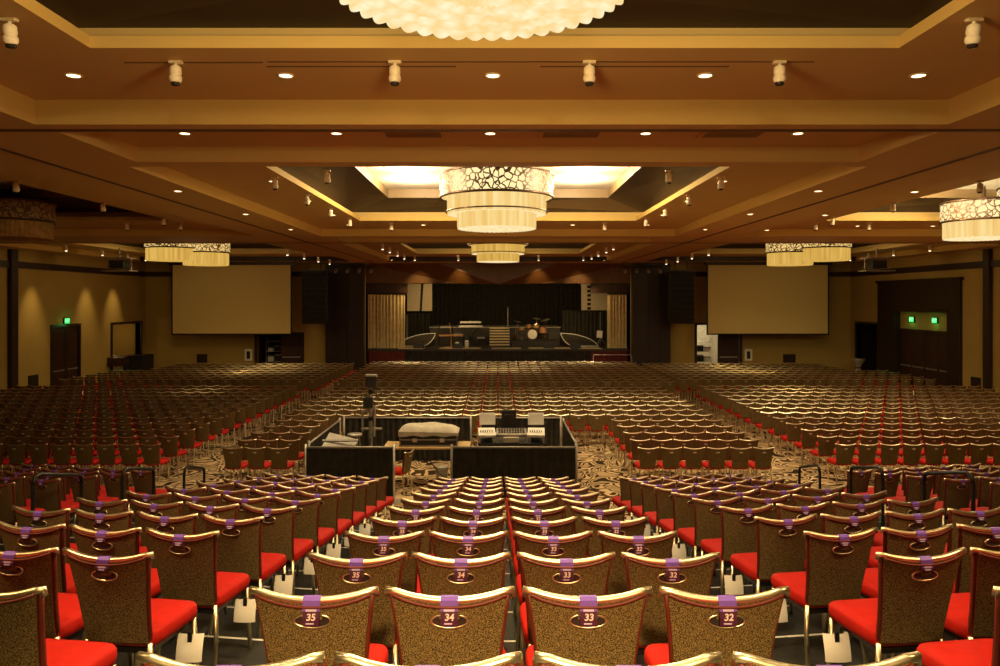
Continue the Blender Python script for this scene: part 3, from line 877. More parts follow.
# ------------------------------------------------------------------ downlights and track spots
dl0 = None
def downlight(x, y, h, lab, power=0, angle=1.9):
    global dl0
    z = HC + h
    if dl0 is None:
        t = thing('downlight', lab, 'downlight', (x, y, z), group='recessed ceiling downlights')
        MB().lathe([(.082, 0.), (.084, -.010), (.066, -.012), (.060, .0)], 24).build('trim_ring', M['spotwhite'], t, smooth=True)
        MB().lathe([(.062, -.006), (.035, -.011), (.001, -.013)], 20).build('lens', M['bulb'], t, smooth=True)
        dl0 = t
    else: dup(dl0, (x, y, z), None, lab)
    if power: lamp('downlight_lamp', 'SPOT', (x, y, z - .03), power, .06, angle, .8, col=(1, .75, .42))
W = 118
for k, x in enumerate((-4.2, -2.1, -.05, 2.05, 4.16)): downlight(x, 7.42, H1 + .06, f'round downlight, {ORD[k]} across in the row beside the nearest coffer', W)
for k, x in enumerate((-4.07, -2.1, -.1, 1.92, 3.9)): downlight(x, 9.75, H0 + .22, f'round downlight, {ORD[k]} across in the recessed ceiling strip', W)
for s, side in ((-1, 'left'), (1, 'right')):
    for k, y in enumerate((13.4, 17.0, 20.7)): downlight(s * 5.72, y, H0, f'round downlight, {ORD[k]} along the {side} beam of the middle coffer', W)
    for k, (x, y) in enumerate(((4.1, 13.65), (4.15, 16.4), (4.2, 19.1), (4.3, 21.6))): downlight(s * x, y, H1, f'round downlight, {ORD[k]} along the {side} ring of the middle coffer', W)
    downlight(s * 2.15, 21.6, H1, f'round downlight on the far ring of the middle coffer, {side} of its chandelier', W)
    for k, x in enumerate((2.0, 5.3)): downlight(s * x * .98, 36.6, H1 if x < 5 else H0, f'round downlight near the stage, {"inner" if k == 0 else "outer"} one on the {side}', 260)
for k, y in enumerate((13.5, 17.2, 20.9)): downlight(7.5, y, H0, f'round downlight, {ORD[k]} along the beam past the right ceiling track', W)
downlight(10.5, 21.9, H1, 'round downlight on the right bay ring, nearer the center', W); downlight(12.7, 21.9, H1, 'round downlight on the right bay ring, under the lit drum chandelier', W)

sp0 = None
def track_spot(x, y, h, lab, tilt=.12, far=False):
    global sp0
    if sp0 is None:
        t = thing('track_spotlight', lab, 'spotlight', group='white cylinder track spotlights')
        MB().box((-.06, -.03, -.025), (.06, .03, 0)).build('mount', M['spotwhite'], t, bevel=.005)
        MB().tube([(0, 0, -.02), (0, 0, -.07)], .015, 8).build('stem', M['spotwhite'], t)
        b = MB().lathe([(.03, -.045), (.050, -.06), (.054, -.12), (.048, -.125), (.048, -.14), (.056, -.145), (.058, -.175), (.046, -.20)], 16, cap0=False).build('housing', M['spotwhite'], t, smooth=True)
        MB().lathe([(.042, -.202), (.040, -.222), (.03, -.230), (.001, -.231)], 16).build('lens', M['cup'], t, smooth=True)
        sp0 = t; r = t
    else: r = dup(sp0, label=lab)
    r.location = (x, y, HC + h); r.rotation_euler = (tilt, 0, 0)
    if far:
        for c in r.children:
            if c.name.startswith('lens'):
                c.data = far_lens
    return r
far_lens = MB().lathe([(.036, -.202), (.045, -.215), (.035, -.235), (.001, -.24)], 12).mesh('lens', M['farbulb'], smooth=True)
for k, x in enumerate((-3.0, -.96, .85, 2.62)): track_spot(x, 6.98, H1 + .06, f'white track spotlight, {ORD[k]} across above the nearest row of downlights', .0)
track_spot(-3.86, 5.92, H1 + .06, 'white track spotlight at the upper left corner of the frame'); track_spot(3.76, 5.92, H1 + .06, 'white track spotlight at the upper right corner of the frame')
for s, side in ((-1, 'left'), (1, 'right')):
    for k, (x, y) in enumerate(((3.93, 13.2), (3.93, 15.4), (3.93, 17.6), (3.93, 19.9))): track_spot(s * x, y, H1, f'white track spotlight, {ORD[k]} along the {side} side of the middle coffer')
    track_spot(s * 3.0, 21.1, H1, f'white track spotlight on the far ring of the middle coffer, {side} one')
    track_spot(s * 2.85, 12.5, H1, f'white track spotlight on the near ring of the middle coffer, {side} one')
    for k, y in enumerate((28.9, 30.8, 33.2, 35.6)): track_spot(s * 4.45, y, H1, f'small bright spotlight, {ORD[k]} along the {side} side of the far center coffer', far=True)
    for k, y in enumerate((29.0, 31.5, 34.0, 36.3)): track_spot(s * 8.15, y, H0, f'small bright spotlight, {ORD[k]} along the beam beside the far {side} bay', far=True)
    for k, (x, y) in enumerate(((17.0, 29.5), (17.1, 32.4), (17.1, 34.6), (17.2, 36.6))): track_spot(s * x, y, H1 - .02, f'small bright spotlight, {ORD[k]} along the {side} side wall', far=True)
    for k, (x, y) in enumerate(((8.75, 13.6), (8.75, 16.6), (8.75, 19.6))): track_spot(s * x, y, H1, f'white track spotlight, {ORD[k]} along the inner ring of the {side} bay')
    for k, x in enumerate((10.4, 8.9)): track_spot(s * x, 21.0, H1, f'white track spotlight on the far ring of the {side} bay, {"outer" if k == 0 else "inner"} one')
for k, x in enumerate((-4.1, -1.95, 2.0, 4.2)): track_spot(x, 36.9, H1, f'small bright spotlight, {ORD[k]} across above the stage header', far=True)
# slots in the nearest ring
for a, b, y in ((-3.5, -2.2, 7.02), (-2.15, 2.95, 7.0), (-2.2, -.4, 7.14), (.4, 2.2, 7.14)): trim((a, y - .007, Z1 + .054), (b, y + .007, Z1 + .062))
# air grilles in the recessed strip
for k, x in enumerate((-1.1, .95, 3.05)):
    t = thing('ceiling_vent', f'flat air grille in the recessed ceiling strip, {ORD[k]} of three', 'vent', (x, 9.7, Z0 + .22), group='air grilles in the ceiling strip')
    MB().box((-.42, -.3, -.02), (.42, .3, 0)).build('vent_frame', M['ceil'], t, bevel=.006)
    mb = MB()
    for q in range(6): mb.box((-.36, -.24 + q * .08, -.026), (.36, -.20 + q * .08, -.018))
    mb.build('slat', M['coffer_tan'], t)

# chandelier light, from below each lit fixture
for (x, y, h, p) in ((-.08, 3.97, 1.5, 520), (-.03, 17.3, 1.5, 270), (0, 32.2, 1.5, 70), (12.6, 18.6, 1.4, 120), (12.9, 31.2, 1.35, 110), (-12.9, 31.2, 1.35, 110)):
    lamp('chandelier_lamp', 'POINT', (x, y, HC + h), p, .35)
# bare points added around the drums, carrying chandelier light to coffers and lips
for (x, y, p) in ((-.08, 3.0, 299), (-.03, 17.0, 950), (0, 32.2, 110), (12.6, 17.6, 900), (12.9, 31.2, 60), (-12.9, 31.2, 60)):
    for a in (.5, 2.64, 3.64, 5.78): lamp('chandelier_uplight', 'POINT', (x + (2.25 if p > 300 else 1.75) * math.cos(a), y + 1.75 * math.sin(a), HC + (2.74 if p > 300 else 2.5)), p / 4, .08, col=(1, .78, .45))
# wall washers by the left wall and the screens
for y in (30.2, 34.2, 36.6): lamp('wall_wash_lamp', 'SPOT', (-RX + 1.0, y, Z0 - .06), 300, .12, .80, 1.0, (0, math.radians(15), 0))
for s in (-1, 1):
    lamp('screen_wash_lamp', 'SPOT', (s * 13.6, 30.5, Z0 - .2), 330, .3, 1.1, .9, (math.radians(66), 0, 0))
    lamp('side_bay_fill', 'SPOT', (s * 12.6, 24.0, Z0 - .05), 60 if s < 0 else 240, .2, 2.4, .8)  # added fill without a fixture, brightens the side blocks
    lamp('side_bay_fill', 'SPOT', (s * 12.6, 34.0, Z0 - .05), 120, .2, 2.4, .8)  # added fill without a fixture, far end of the bay
lamp('riser_fill', 'SPOT', (.05, -2.6, Z1 - .05), 4200, .2, .95, .9, (math.radians(40), 0, 0)); lamp('riser_fill', 'SPOT', (-4.3, 2.5, Z1 - .05), 430, .15, 2.0, .8); lamp('riser_fill', 'SPOT', (4.3, 2.5, Z1 - .05), 430, .15, 2.0, .8)  # unseen spots added to brighten the near riser chairs

# ------------------------------------------------------------------ handrails on the riser stairs
def handrail(x, y0, d0, y1, d1_, lab):
    t = thing('handrail', lab, 'handrail', (x, (y0 + y1) / 2, 0), group='black handrails on the riser stairs')
    m = (y0 + y1) / 2
    za, zb = HC - d0, HC - d1_
    pts = [(0, y0 - m, za - .12), (0, y0 - m + .03, za - .03), (0, y0 - m + .11, za - .005), (0, y1 - m - .06, zb), (0, y1 - m - .015, zb - .03), (0, y1 - m, zb - .1)]
    rail = MB().tube(pts, .022, 8); rail.build('top_rail', M['black'], t, smooth=True)
    for (yy, zz) in ((y0, za - .10), (y1, zb - .08)):
        zf = tier_z(x, yy) + .001
        MB().tube([(0, yy - m, zz), (0, yy - m, zf)], .022, 8).box((-.05, yy - m - .05, zf), (.05, yy - m + .05, zf + .012)).build('post', M['black'], t)
    return t
for k in (11, 12):
    for s, side in ((-1, 'left'), (1, 'right')):
        y0 = YK(k) - .25 + bend(5.0); xa, xb = sorted((s * 4.1, s * 5.3))
        y0 += .09; t = thing('riser_step', f'black carpeted stair tread at the foot of the riser, {side} aisle, {"upper" if k == 11 else "lower"} one', 'step', (s * 4.7, y0, 0), group='loose stair treads')
        MB().box((-.6, .02 if k == 11 else .01, 0), (.6, .85, ZK(k))).build('tread', M['deck'], t)
        MB().box((-.6, .82, ZK(k)), (.6, .85, ZK(k) + .003)).build('edge_tape', M['tape'], t)
for s, side in ((-1, 'left'), (1, 'right')):
    x = -4.96 if s < 0 else 5.12
    dy = 0 if s < 0 else .08
    for (y0, d0, y1, d1_, w_) in ((8.0, 1.877, 8.93, 2.07, 'nearest'), (9.9, 2.246, 10.8, 2.415, 'middle'), (11.85, 2.65, 12.66, 2.82, 'lowest')):
        handrail(x, y0 + dy, d0, y1 + dy, d1_, f'black tube handrail on the {side} riser stairs, {w_} of three')

# ------------------------------------------------------------------ mixing position fenced by pipe and drape
def pleats(mb, p0, p1, z0, z1, n, amp=.025, mi=0, flare=.6, seed=0):
    """hanging pleated cloth from p0 to p1 (plan), two sided with thickness"""
    rnd = random.Random(seed)
    p0, p1 = Vector((*p0, 0)), Vector((*p1, 0)); d = p1 - p0; L = d.length; d.normalize(); nrm = Vector((-d.y, d.x, 0))
    N = n * 6; ph = [rnd.uniform(-.9, .9) for _ in range(n + 2)]
    rows = []
    for (z, f) in ((z1, .55), (z1 - (z1 - z0) * .35, .85), (z1 - (z1 - z0) * .7, 1.0), (z0, 1.15)):
        r = []
        for i in range(N + 1):
            a = i / N * n; k = int(a); w = ph[k] * (1 - (a - k)) + ph[k + 1] * (a - k)
            o = amp * f * (math.sin(2 * PI * a + w) + .35 * math.sin(4.7 * PI * a + 2 * w))
            q = p0 + d * (L * i / N) + nrm * o; r.append((q.x, q.y, z))
        rows.append(r)
    back = [[(x + nrm.x * .008, y + nrm.y * .008, z) for x, y, z in r][::-1] for r in rows]
    mb.grid(rows[::-1], mi); mb.grid(back[::-1], mi)
    return mb
def drape_fence(a, b, h, lab, seed):
    t = thing('pipe_and_drape', lab, 'drape', ((a[0]+b[0])/2, (a[1]+b[1])/2, 0), group='black drape fence around the mixing position')
    c = Vector(((a[0]+b[0])/2, (a[1]+b[1])/2)); A, B = Vector(a) - c, Vector(b) - c
    d = (B - A).normalized(); A2, B2 = A + d * .05, B - d * .05
    pleats(MB(), A2, B2, .02, h - .02, max(4, int((B - A).length / .16)), .028, seed=seed).build('drape', M['blackcloth'], t, smooth=True)
    MB().tube([(A2.x, A2.y, h), (B2.x, B2.y, h)], .022, 8).build('crossbar', M['grey'], t, smooth=True)
    for p in (A + d*.03, B - d*.03):
        MB().tube([(p.x, p.y, .012), (p.x, p.y, h + .06)], .026, 8).build('upright', M['silver' if 'left of the gap' in lab else 'grey'], t, smooth=True)
        MB().box((p.x - .16, p.y - .16, 0), (p.x + .16, p.y + .16, .012)).build('base_plate', M['grey'], t, bevel=.004)
    return t
FX0, FX1, FY0, FY1, FH = -3.93, 1.62, 15.2, 19.0, 1.1
drape_fence((FX0, FY0), (-2.08, FY0), FH, 'black drape panel of the mixing position fence, near side, left of the gap', 1)
drape_fence((-.97, FY0), (FX1, FY0), FH, 'black drape panel of the mixing position fence, near side, right of the gap', 2)
drape_fence((FX0, FY0 + .36), (FX0, FY1 - .36), FH, 'black drape panel closing the left side of the mixing position', 3)
drape_fence((FX1, FY0 + .36), (FX1, FY1 - .36), FH, 'black drape panel closing the right side of the mixing position', 4)
drape_fence((FX0, FY1), (-.66, FY1), FH, 'black drape panel of the mixing position, stage side, behind the covered case', 5)
drape_fence((-.30, FY1), (FX1, FY1), FH, 'black drape panel of the mixing position, stage side, behind the white console', 6)

# table with a covered equipment case
t = thing('table', 'long plywood topped table under the covered equipment case in the mixing position', 'table', (-1.57, 16.75, 0))
MB().box((-.95, -.38, .82), (.95, .38, .86)).build('table_top', M['board'], t, bevel=.004)
for sx in (-.85, .85):
    for sy in (-.3, .3): MB().tube([(sx, sy, 0), (sx, sy, .82)], .02, 8).build('leg', M['grey'], t)
t = thing('equipment_case', 'black flight case under a cream dust cover on the plywood table', 'case', (-1.53, 16.8, .86))
MB().box((-.63, -.30, .0), (.63, .30, .30)).build('case_body', M['blackplastic'], t, bevel=.012)
e = MB()
for z in (.015, .15, .285): e.box((-.64, -.31, z - .014), (.64, -.298, z + .014))
e.box((-.64, -.31, 0), (-.615, -.298, .3)).box((.615, -.31, 0), (.64, -.298, .3)); e.build('edge_strip', M['grey'], t)
for sx in (-.3, .3): MB().box((sx - .05, -.325, .10), (sx + .05, -.305, .18)).build('latch', M['silver'], t, bevel=.004)
t = thing('dust_cover', 'crumpled cream dust cover draped on top of the black flight case', 'cover', (-1.53, 16.8, 1.162))
mb = MB(); rows = []; R_ = random.Random(3)
for j in range(13):
    r = []
    for i in range(29):
        u, v = -1 + i / 14, -1 + j / 6
        z = .13 * (1 - abs(u) ** 6) * (1 - abs(v) ** 6) + .03 * math.sin(5 * u + 2 * v) * (1 - u*u) * (1 - v*v) + R_.uniform(-.006, .006) * (1 - abs(u)**4)
        r.append((u * .66, v * .33, max(0, z + .035 * (1 - u) * .5)))
    rows.append(r)
mb.grid(rows); mb.grid([[(x, y, 0) for x, y, z in r][::-1] for r in rows])
fr_ = [(x, y, z) for x, y, z in rows[0]]; mb.grid([[(x, y - .004, -.07 + .015 * math.sin(x * 14)) for x, y, z in fr_], fr_])
mb.build('cloth', M['cover'], t, smooth=True)
# lighting console with white wings
t = thing('mixing_console', 'wide mixing console with white wing panels behind the near drape', 'console', (.30, 16.9, 0))
MB().box((-.74, -.42, .88), (.74, .42, .94)).build('desk', M['blackplastic'], t, bevel=.006)
for sx in (-.7, .7):
    for sy in (-.36, .36): MB().tube([(sx, sy, 0), (sx, sy, .88)], .022, 8).build('leg', M['grey'], t)
for s in (-1, 1):
    x0, x1 = sorted((s * .36, s * .74))
    wg = MB().box((x0, -.40, 1.10), (x1, .05, 1.16), rot=(math.radians(12), 0, s * -.06)).build('wing_panel', M['lightgrey'], t, bevel=.01)
    f = MB()
    for q in range(6): f.box((x0 + .05 + q * .05, -.28, 1.155), (x0 + .065 + q * .05, -.10, 1.178))
    f.build('fader', M['blackplastic'], wg)
    MB().box((x0 + .02, .12, 1.25), (x1 - .0, .16, 1.52), rot=(math.radians(-12), 0, 0)).build('upper_panel', M['lightgrey'], t, bevel=.008)
    MB().box((x0 + .08, .10, .94), (x1 - .08, .18, 1.26)).build('riser_block', M['blackplastic'], t)
    MB().box((x0 + .02, -.40, .94), (x0 + .05, .05, 1.11)).build('side_foot', M['silver'], t); MB().box((x1 - .05, -.40, .94), (x1 - .02, .05, 1.11)).build('side_foot', M['silver'], t)
kb = MB().box((-.34, -.34, 1.10), (.34, .02, 1.16), rot=(math.radians(14), 0, 0)).build('center_panel', M['grey'], t, bevel=.008)
for b in range(3):
    q = MB()
    for a in range(10): q.box((-.29 + a * .06, -.27 + b * .09, 1.14 + b * .023), (-.25 + a * .06, -.21 + b * .09, 1.158 + b * .023))
    q.build('key_row', M['blackplastic'], kb)
MB().box((-.36, -.30, .94), (-.31, .0, 1.10)).build('side_foot', M['silver'], t); MB().box((.31, -.30, .94), (.36, .0, 1.10)).build('side_foot', M['silver'], t)
MB().box((-.18, -.405, .945), (.16, -.10, 1.06)).build('drawer_box', M['coffer_tan'] if False else M['cover'], t, bevel=.01)
t = thing('monitor', 'dark monitor seen from behind standing between the white console panels', 'monitor', (.25, 17.2, .943))
MB().box((-.17, -.02, .22), (.17, .03, .62)).build('screen_shell', M['blackplastic'], t, bevel=.02)
MB().box((-.10, -.04, .30), (.10, -.02, .52)).build('rear_hump', M['darkwood'], t, bevel=.012)
MB().box((-.03, -.01, .02), (.03, .02, .25)).build('stand_post', M['black'], t); MB().box((-.12, -.08, .0), (.12, .08, .02)).build('stand_foot', M['black'], t, bevel=.004)
# tall camera stand
t = thing('camera_stand', 'tall black tripod stand with a camera head rising above the mixing position', 'stand', (-2.97, 17.5, 0))
for k in range(3):
    a = k * 2 * PI / 3 + .5
    MB().tube([(.03*math.cos(a), .03*math.sin(a), .85), (.48*math.cos(a), .48*math.sin(a), .012)], .018, 8).build('leg', M['black'], t)
MB().tube([(0, 0, .55), (0, 0, 1.35)], .045, 10).tube([(0, 0, 1.35), (0, 0, 2.05)], .038, 10).build('mast', M['grey'], t)
MB().tube([(-.22, 0, 1.08), (.26, 0, 1.08)], .028, 8).tube([(-.19, 0, 1.02), (-.19, 0, 1.52)], .026, 8).tube([(.08, -.02, .9), (.1, -.02, 1.62)], .026, 8).tube([(-.22, 0, 1.48), (.16, 0, 1.55)], .024, 8).build('bracket', M['grey'], t)
MB().box((-.16, -.10, 1.58), (.05, .08, 1.82)).build('control_box', M['blackplastic'], t, bevel=.012)
for z in (1.32, 1.72, 1.95): MB().lathe([(.02, -.05), (.055, -.05), (.055, .05), (.02, .05)], 12, (0, 0, z)).build('clamp', M['black'], t)
hd = MB().box((-.12, -.16, 2.06), (.13, .22, 2.30), rot=(0, 0, .2)).build('camera_head', M['blackplastic'], t, bevel=.02)
MB().tube([(0, .20, 2.19), (-.06, .38, 2.19)], .06, 12).build('lens', M['glassy'], hd); MB().box((-.10, -.2, 2.31), (.16, .0, 2.36)).build('viewfinder', M['grey'], hd, bevel=.01)
MB().tube([(.06, -.1, 2.08), (.24, -.4, 1.86)], .012, 6).build('pan_handle', M['black'], t)
# stool, grey lidded case, bucket, chair in the gap, cable
t = thing('stool', 'round topped tall stool with pale seat inside the mixing position', 'stool', (-3.42, 17.9, 0))
MB().lathe([(.001, .90), (.17, .90), (.18, .88), (.17, .85), (.001, .85)], 20).build('seat', M['silver'], t, smooth=True)
for k in range(4):
    a = k * PI / 2 + .7; MB().tube([(.12*math.cos(a), .12*math.sin(a), .85), (.2*math.cos(a), .2*math.sin(a), 0)], .013, 6).build('leg', M['grey'], t)
MB().tube([(.16*math.cos(k*PI/6), .16*math.sin(k*PI/6), .35) for k in range(12)], .01, 6, closed=True).build('foot_ring', M['grey'], t)
t = thing('equipment_case', 'black case with a slanted grey lid behind the near left drape', 'case', (-3.40, 16.25, 0))
MB().box((-.38, -.35, .0), (.34, .35, .82)).build('case_body', M['blackplastic'], t, bevel=.012)
MB().prism([(-.36, -.32), (.30, -.32), (.36, .30), (-.30, .30)], .83, .86).build('lid_base', M['black'], t)
MB().box((-.40, -.02, 1.02), (.36, .03, 1.06), rot=(math.radians(-38), 0, .1)).build('hinge_bar', M['grey'], t)
MB().box((-.36, -.33, .94), (.30, .33, .97), rot=(math.radians(22), math.radians(14), 0)).build('lid', M['grey'], t, bevel=.006)
t = thing('bucket', 'small white bucket on the carpet in the gap of the drape fence', 'bucket', (-1.27, 17.0, 0))
MB().lathe([(.001, .0), (.12, .0), (.145, .30), (.152, .31), (.138, .31), (.115, .02)], 20).build('pail', M['white'], t, smooth=True)
MB().tube([(.150*math.cos(a), -.03 - .12*math.sin(a), .29 - .06*math.sin(a)) for a in [PI*k/10 for k in range(11)]], .004, 6).build('handle', M['grey'], t)
c_ = dup(low0, (-1.86, 15.85, 0), math.radians(70), 'dark red banquet chair turned sideways in the gap of the drape fence', 'banquet chairs by the mixing position')
t = thing('cable', 'black cable hanging from the plywood table to the carpet', 'cable', (-1.3, 16.5, 0))
MB().tube([(-.35, 0, .80), (-.2, -.03, .55), (.0, -.06, .30), (.25, -.05, .10), (.4, .1, .012), (.75, .3, .012)], .010, 6).build('cord', M['black'], t, smooth=True)

# ------------------------------------------------------------------ stage
SZ = 1.45
t = thing('stage_platform', 'black stage platform with a dark skirt and lit-coloured front strips across the far end', 'stage', (0, 40.35, 0))
MB().box((-7.05, .0, SZ - .12), (7.05, 9.5, SZ)).build('deck', M['stage'], t)
pleats(MB(), (-5.0, .03), (5.0, .03), .01, SZ - .12, 60, .018, seed=9).build('skirt', M['blackcloth'], t, smooth=True)
for s in (-1, 1): pleats(MB(), (s * 6.95, -.02), (s * 5.0, -.02), .01, SZ - .12, 14, .03, seed=10 + s).build('side_skirt', M['redcloth'], t, smooth=True)
for x0, x1 in ((-5.4, -4.0), (-3.2, -.95), (-.35, 1.25), (1.65, 3.95), (4.35, 5.6)): MB().box((x0, .0, SZ), (x1, 1.15, SZ + .012)).build('lit_deck_strip', M['stepwood'], t)  # tan strips: light on the deck's front edge put into colour
t = thing('stage_block', 'upper black band platform behind the stairs on the stage', 'platform', (0, 43.58, SZ + .002), group='black band platforms on the stage')
MB().box((-3.95, 0, 0), (3.6, 3.2, 1.02)).build('block_body', M['stage'], t); MB().box((-4.0, -.03, 1.02), (3.65, 3.2, 1.05)).build('top_edge', M['grey'], t)
t = thing('stage_block', 'low black drum platform right of the pale stairs', 'platform', (2.05, 42.0, SZ + .002), group='black band platforms on the stage')
MB().box((-1.3, 0, 0), (1.35, 1.45, .36)).build('block_body', M['stage'], t); MB().box((-1.32, -.02, .36), (1.37, 1.45, .38)).build('top_edge', M['black'], t)
t = thing('stairs', 'pale stairs with seven treads in the center of the stage', 'stairs', (.09, 42.15, SZ + .002))
for k in range(7): MB().box((-.56, k * .19, 0 if k == 0 else k * .15 - .1), (.56, k * .19 + .21, (k + 1) * .15 - .028)).build('riser_box', M['trimwood'], t)
for k in range(7): MB().box((-.57, k * .19 - .02, (k + 1) * .15 - .07), (.57, k * .19 + .19, (k + 1) * .15)).build('tread', M['stepwood'], t)
# curtains and drops
def curtain(x0, x1, y, z0, z1, lab, m, n, amp, grp=None, name='stage_curtain', cat='curtain', seed=0):
    t = thing(name, lab, cat, ((x0 + x1) / 2, y, 0), group=grp)
    w_ = (x1 - x0) / 2
    pleats(MB(), (-w_, 0), (w_, 0), z0, z1 - .04, n, amp, seed=seed).build('cloth', M[m], t, smooth=True)
    MB().tube([(-w_, 0, z1), (w_, 0, z1)], .035, 8).build('curtain_rail', M['black'], t)
    return t
curtain(-7.05, -5.05, 40.75, SZ + .015, 4.42, 'gold pleated curtain at the left edge of the stage opening', 'goldcurtain', 11, .085, 'gold stage curtains', seed=21)
curtain(5.95, 7.0, 40.75, SZ + .015, 4.42, 'gold pleated curtain at the right edge of the stage opening', 'goldcurtain', 6, .085, 'gold stage curtains', seed=22)
curtain(-8.4, 8.4, 48.6, SZ + .01, 6.4, 'wide black pleated backdrop curtain behind the band', 'blackcloth', 56, .05, None, 'backdrop_curtain', seed=23)
curtain(-5.6, -4.1, 45.3, SZ + .01, 3.38, 'black side curtain under the tan banner left of the band', 'blackcloth', 7, .05, 'black side curtains', 'side_curtain', seed=24)
curtain(3.75, 6.9, 44.0, SZ + .01, 3.45, 'black side curtain under the tan banner right of the band', 'blackcloth', 14, .05, 'black side curtains', 'side_curtain', seed=25)
for (x0, x1, st_, lab) in ((-5.45, -3.95, .62, 'tan banner with a slanted dark stripe hung left of the band'), (5.0, 6.65, .28, 'tan banner with a dark dotted stripe hung right of the band')):
    t = thing('banner', lab, 'banner', ((x0 + x1) / 2, 45.0, 0), group='tan banners beside the band')
    w_ = (x1 - x0) / 2
    MB().box((-w_, -.012, 3.42), (w_, .012, 5.06)).build('banner_cloth', M['banner'], t)
    MB().tube([(-w_, 0, 5.08), (w_, 0, 5.08)], .03, 8).build('banner_pole', M['black'], t)
    sx = -w_ + st_ * 2 * w_
    if x0 < 0: MB().add([(sx - .18, -.016, 3.42), (sx - .05, -.016, 3.42), (sx + .06, -.016, 5.06), (sx - .10, -.016, 5.06)], [(0,1,2,3)]).build('stripe', M['blackcloth'], t)
    else:
        mb = MB()
        for k in range(6): mb.box((sx - .11, -.016, 3.5 + k * .26), (sx + .11, -.012, 3.66 + k * .26))
        mb.build('stripe', M['blackcloth'], t)
# header over the opening: folded brown panels
mb = MB()
zt, zb = Z0, 4.98
A = [(-7.1, 40.1, zt), (-3.2, 39.45, zt), (0, 39.9, zt), (3.2, 39.45, zt), (7.1, 40.1, zt)]; B = [(-7.1, 40.2, zb), (-2.3, 40.2, zb), (0, 39.9, zb - .06), (2.3, 40.2, zb), (7.1, 40.2, zb)]
mb.add(A + B, [(0,5,6),(0,6,1),(1,6,7),(1,7,2),(2,7,3),(3,7,8),(3,8,4),(4,8,9)])
mb.add([(-7.1, 40.2, zb), (7.1, 40.2, zb), (7.1, 40.6, zb), (-7.1, 40.6, zb), (-7.1, 40.6, zt), (7.1, 40.6, zt)], [(0,1,2,3),(3,2,5,4)])
M['header'] = mat_wood('brown_header_panel', (.11, .045, .012), (.17, .075, .02))
struct('wall_header', mb, M['header'])
struct('wall_header_valance', MB().box((-7.1, 40.55, 4.45), (-4.9, 40.65, 4.99)).box((5.0, 40.55, 4.45), (7.1, 40.65, 4.99)), M['trimwood'])
mb = MB()
mb.box((-9.1, 39.55, 0), (-7.1, 40.0, Z0 - .02)).box((7.1, 39.55, 0), (9.1, 40.0, Z0 - .02))
for s in (-1, 1):
    for k in range(3): mb.box((s * 7.35 - .02 + s * .6 * k, 39.52, .2), (s * 7.35 + .02 + s * .6 * k, 39.56, Z0 - .1))
struct('wall_proscenium', mb, M['darkwood'])
mb = MB(); room(mb, (-9.5, RY + .25, 0), (9.5, 50, RT), 'y0'); struct('wall_stage', mb, M['blackcloth'])
trim((-5.6, 37.35, Z0 - .03), (5.6, 37.5, Z1 - .005), 'trimwood')
for s in (-1, 1): trim((s * 12.6 - 5.2, 37.3, Z0 - .02), (s * 12.6 + 5.2, 37.45, Z1 - .005), 'trimwood')
# hanging loudspeakers
for s, side in ((-1, 'left'), (1, 'right')):
    t = thing('line_array_speaker', f'black curved stack of loudspeakers hanging {side} of the stage', 'speaker', (s * 9.35 - (.0 if s < 0 else -.0), 38.3, 0), group='hanging loudspeaker stacks')
    z = 5.52; y = 0
    for k in range(9):
        a = math.radians(1.0 + k * 1.6)
        b = MB().box((-.62, y - .28, z - .285), (.62, y + .28, z), rot=(a, 0, 0)).build('speaker_box', M['blackplastic'], t, bevel=.01)
        MB().box((-.57, y - .292, z - .26), (.57, y - .282, z - .025), rot=(a, 0, 0)).build('grille', M['blackcloth'], b)
        z -= .288; y += .045 * math.sin(a) * 6 * .3
    MB().box((-.5, -.25, 5.53), (.5, .25, 5.60)).tube([(-.3, 0, 5.6), (-.3, 0, Z0)], .02, 6).tube([(.3, 0, 5.6), (.3, 0, Z0)], .02, 6).build('rigging_frame', M['black'], t)
    t = thing('lighting_bar', f'bar of small black stage lamps hanging at the {side} of the stage header', 'light bar', (s * 7.4, 38.4, 0), group='stage lamp bars')
    MB().tube([(-1.2, 0, 5.78), (1.2, 0, 5.78)], .025, 8).build('bar', M['black'], t)
    for sx in (-1, 1): MB().tube([(sx, 0, 5.78), (sx, 0, Z0)], .012, 6).build('hanger', M['black'], t)
    for k in range(4):
        cx = -.9 + k * .6
        MB().tube([(cx, -.12, 5.52), (cx, .14, 5.66)], .085, 12).build('lamp_can', M['grey'], t); MB().tube([(cx, 0, 5.6), (cx, 0, 5.78)], .015, 6).build('yoke', M['black'], t)
# drum kit
t = thing('drum_kit', 'amber shelled drum kit with cymbals on the low black platform', 'drums', (1.95, 42.75, SZ + .389))
bd = MB().tube([(0, -.25, .30), (0, .2, .30)], .28, 24).build('bass_drum', M['drumred'], t, smooth=False); MB().tube([(0, -.262, .30), (0, -.252, .30)], .26, 24).build('drum_head', M['paper'], bd); MB().tube([(.28*math.cos(k*PI/12), -.25, .30+.28*math.sin(k*PI/12)) for k in range(24)], .018, 6, closed=True).build('hoop', M['chrome'], bd)
for (x, y, z, r, h) in ((-.22, -.05, .66, .15, .2), (.2, -.05, .67, .16, .22), (.62, .2, .36, .21, .36), (-.6, .22, .52, .18, .14)):
    d_ = MB().lathe([(r, z), (r, z + h)], 20, (x, y, 0), cap0=True).build('tom_drum', M['drumred'], t); MB().lathe([(r, z + h + .004), (.001, z + h + .005)], 20, (x, y, 0)).build('drum_head', M['paper'], d_)
    MB().tube([(r*math.cos(k*PI/10) + x, r*math.sin(k*PI/10) + y, z + h) for k in range(20)], .012, 6, closed=True).build('hoop', M['chrome'], d_)
    MB().tube([(x, y, 0), (x, y, z)], .018, 6).build('drum_leg', M['chrome'], t)
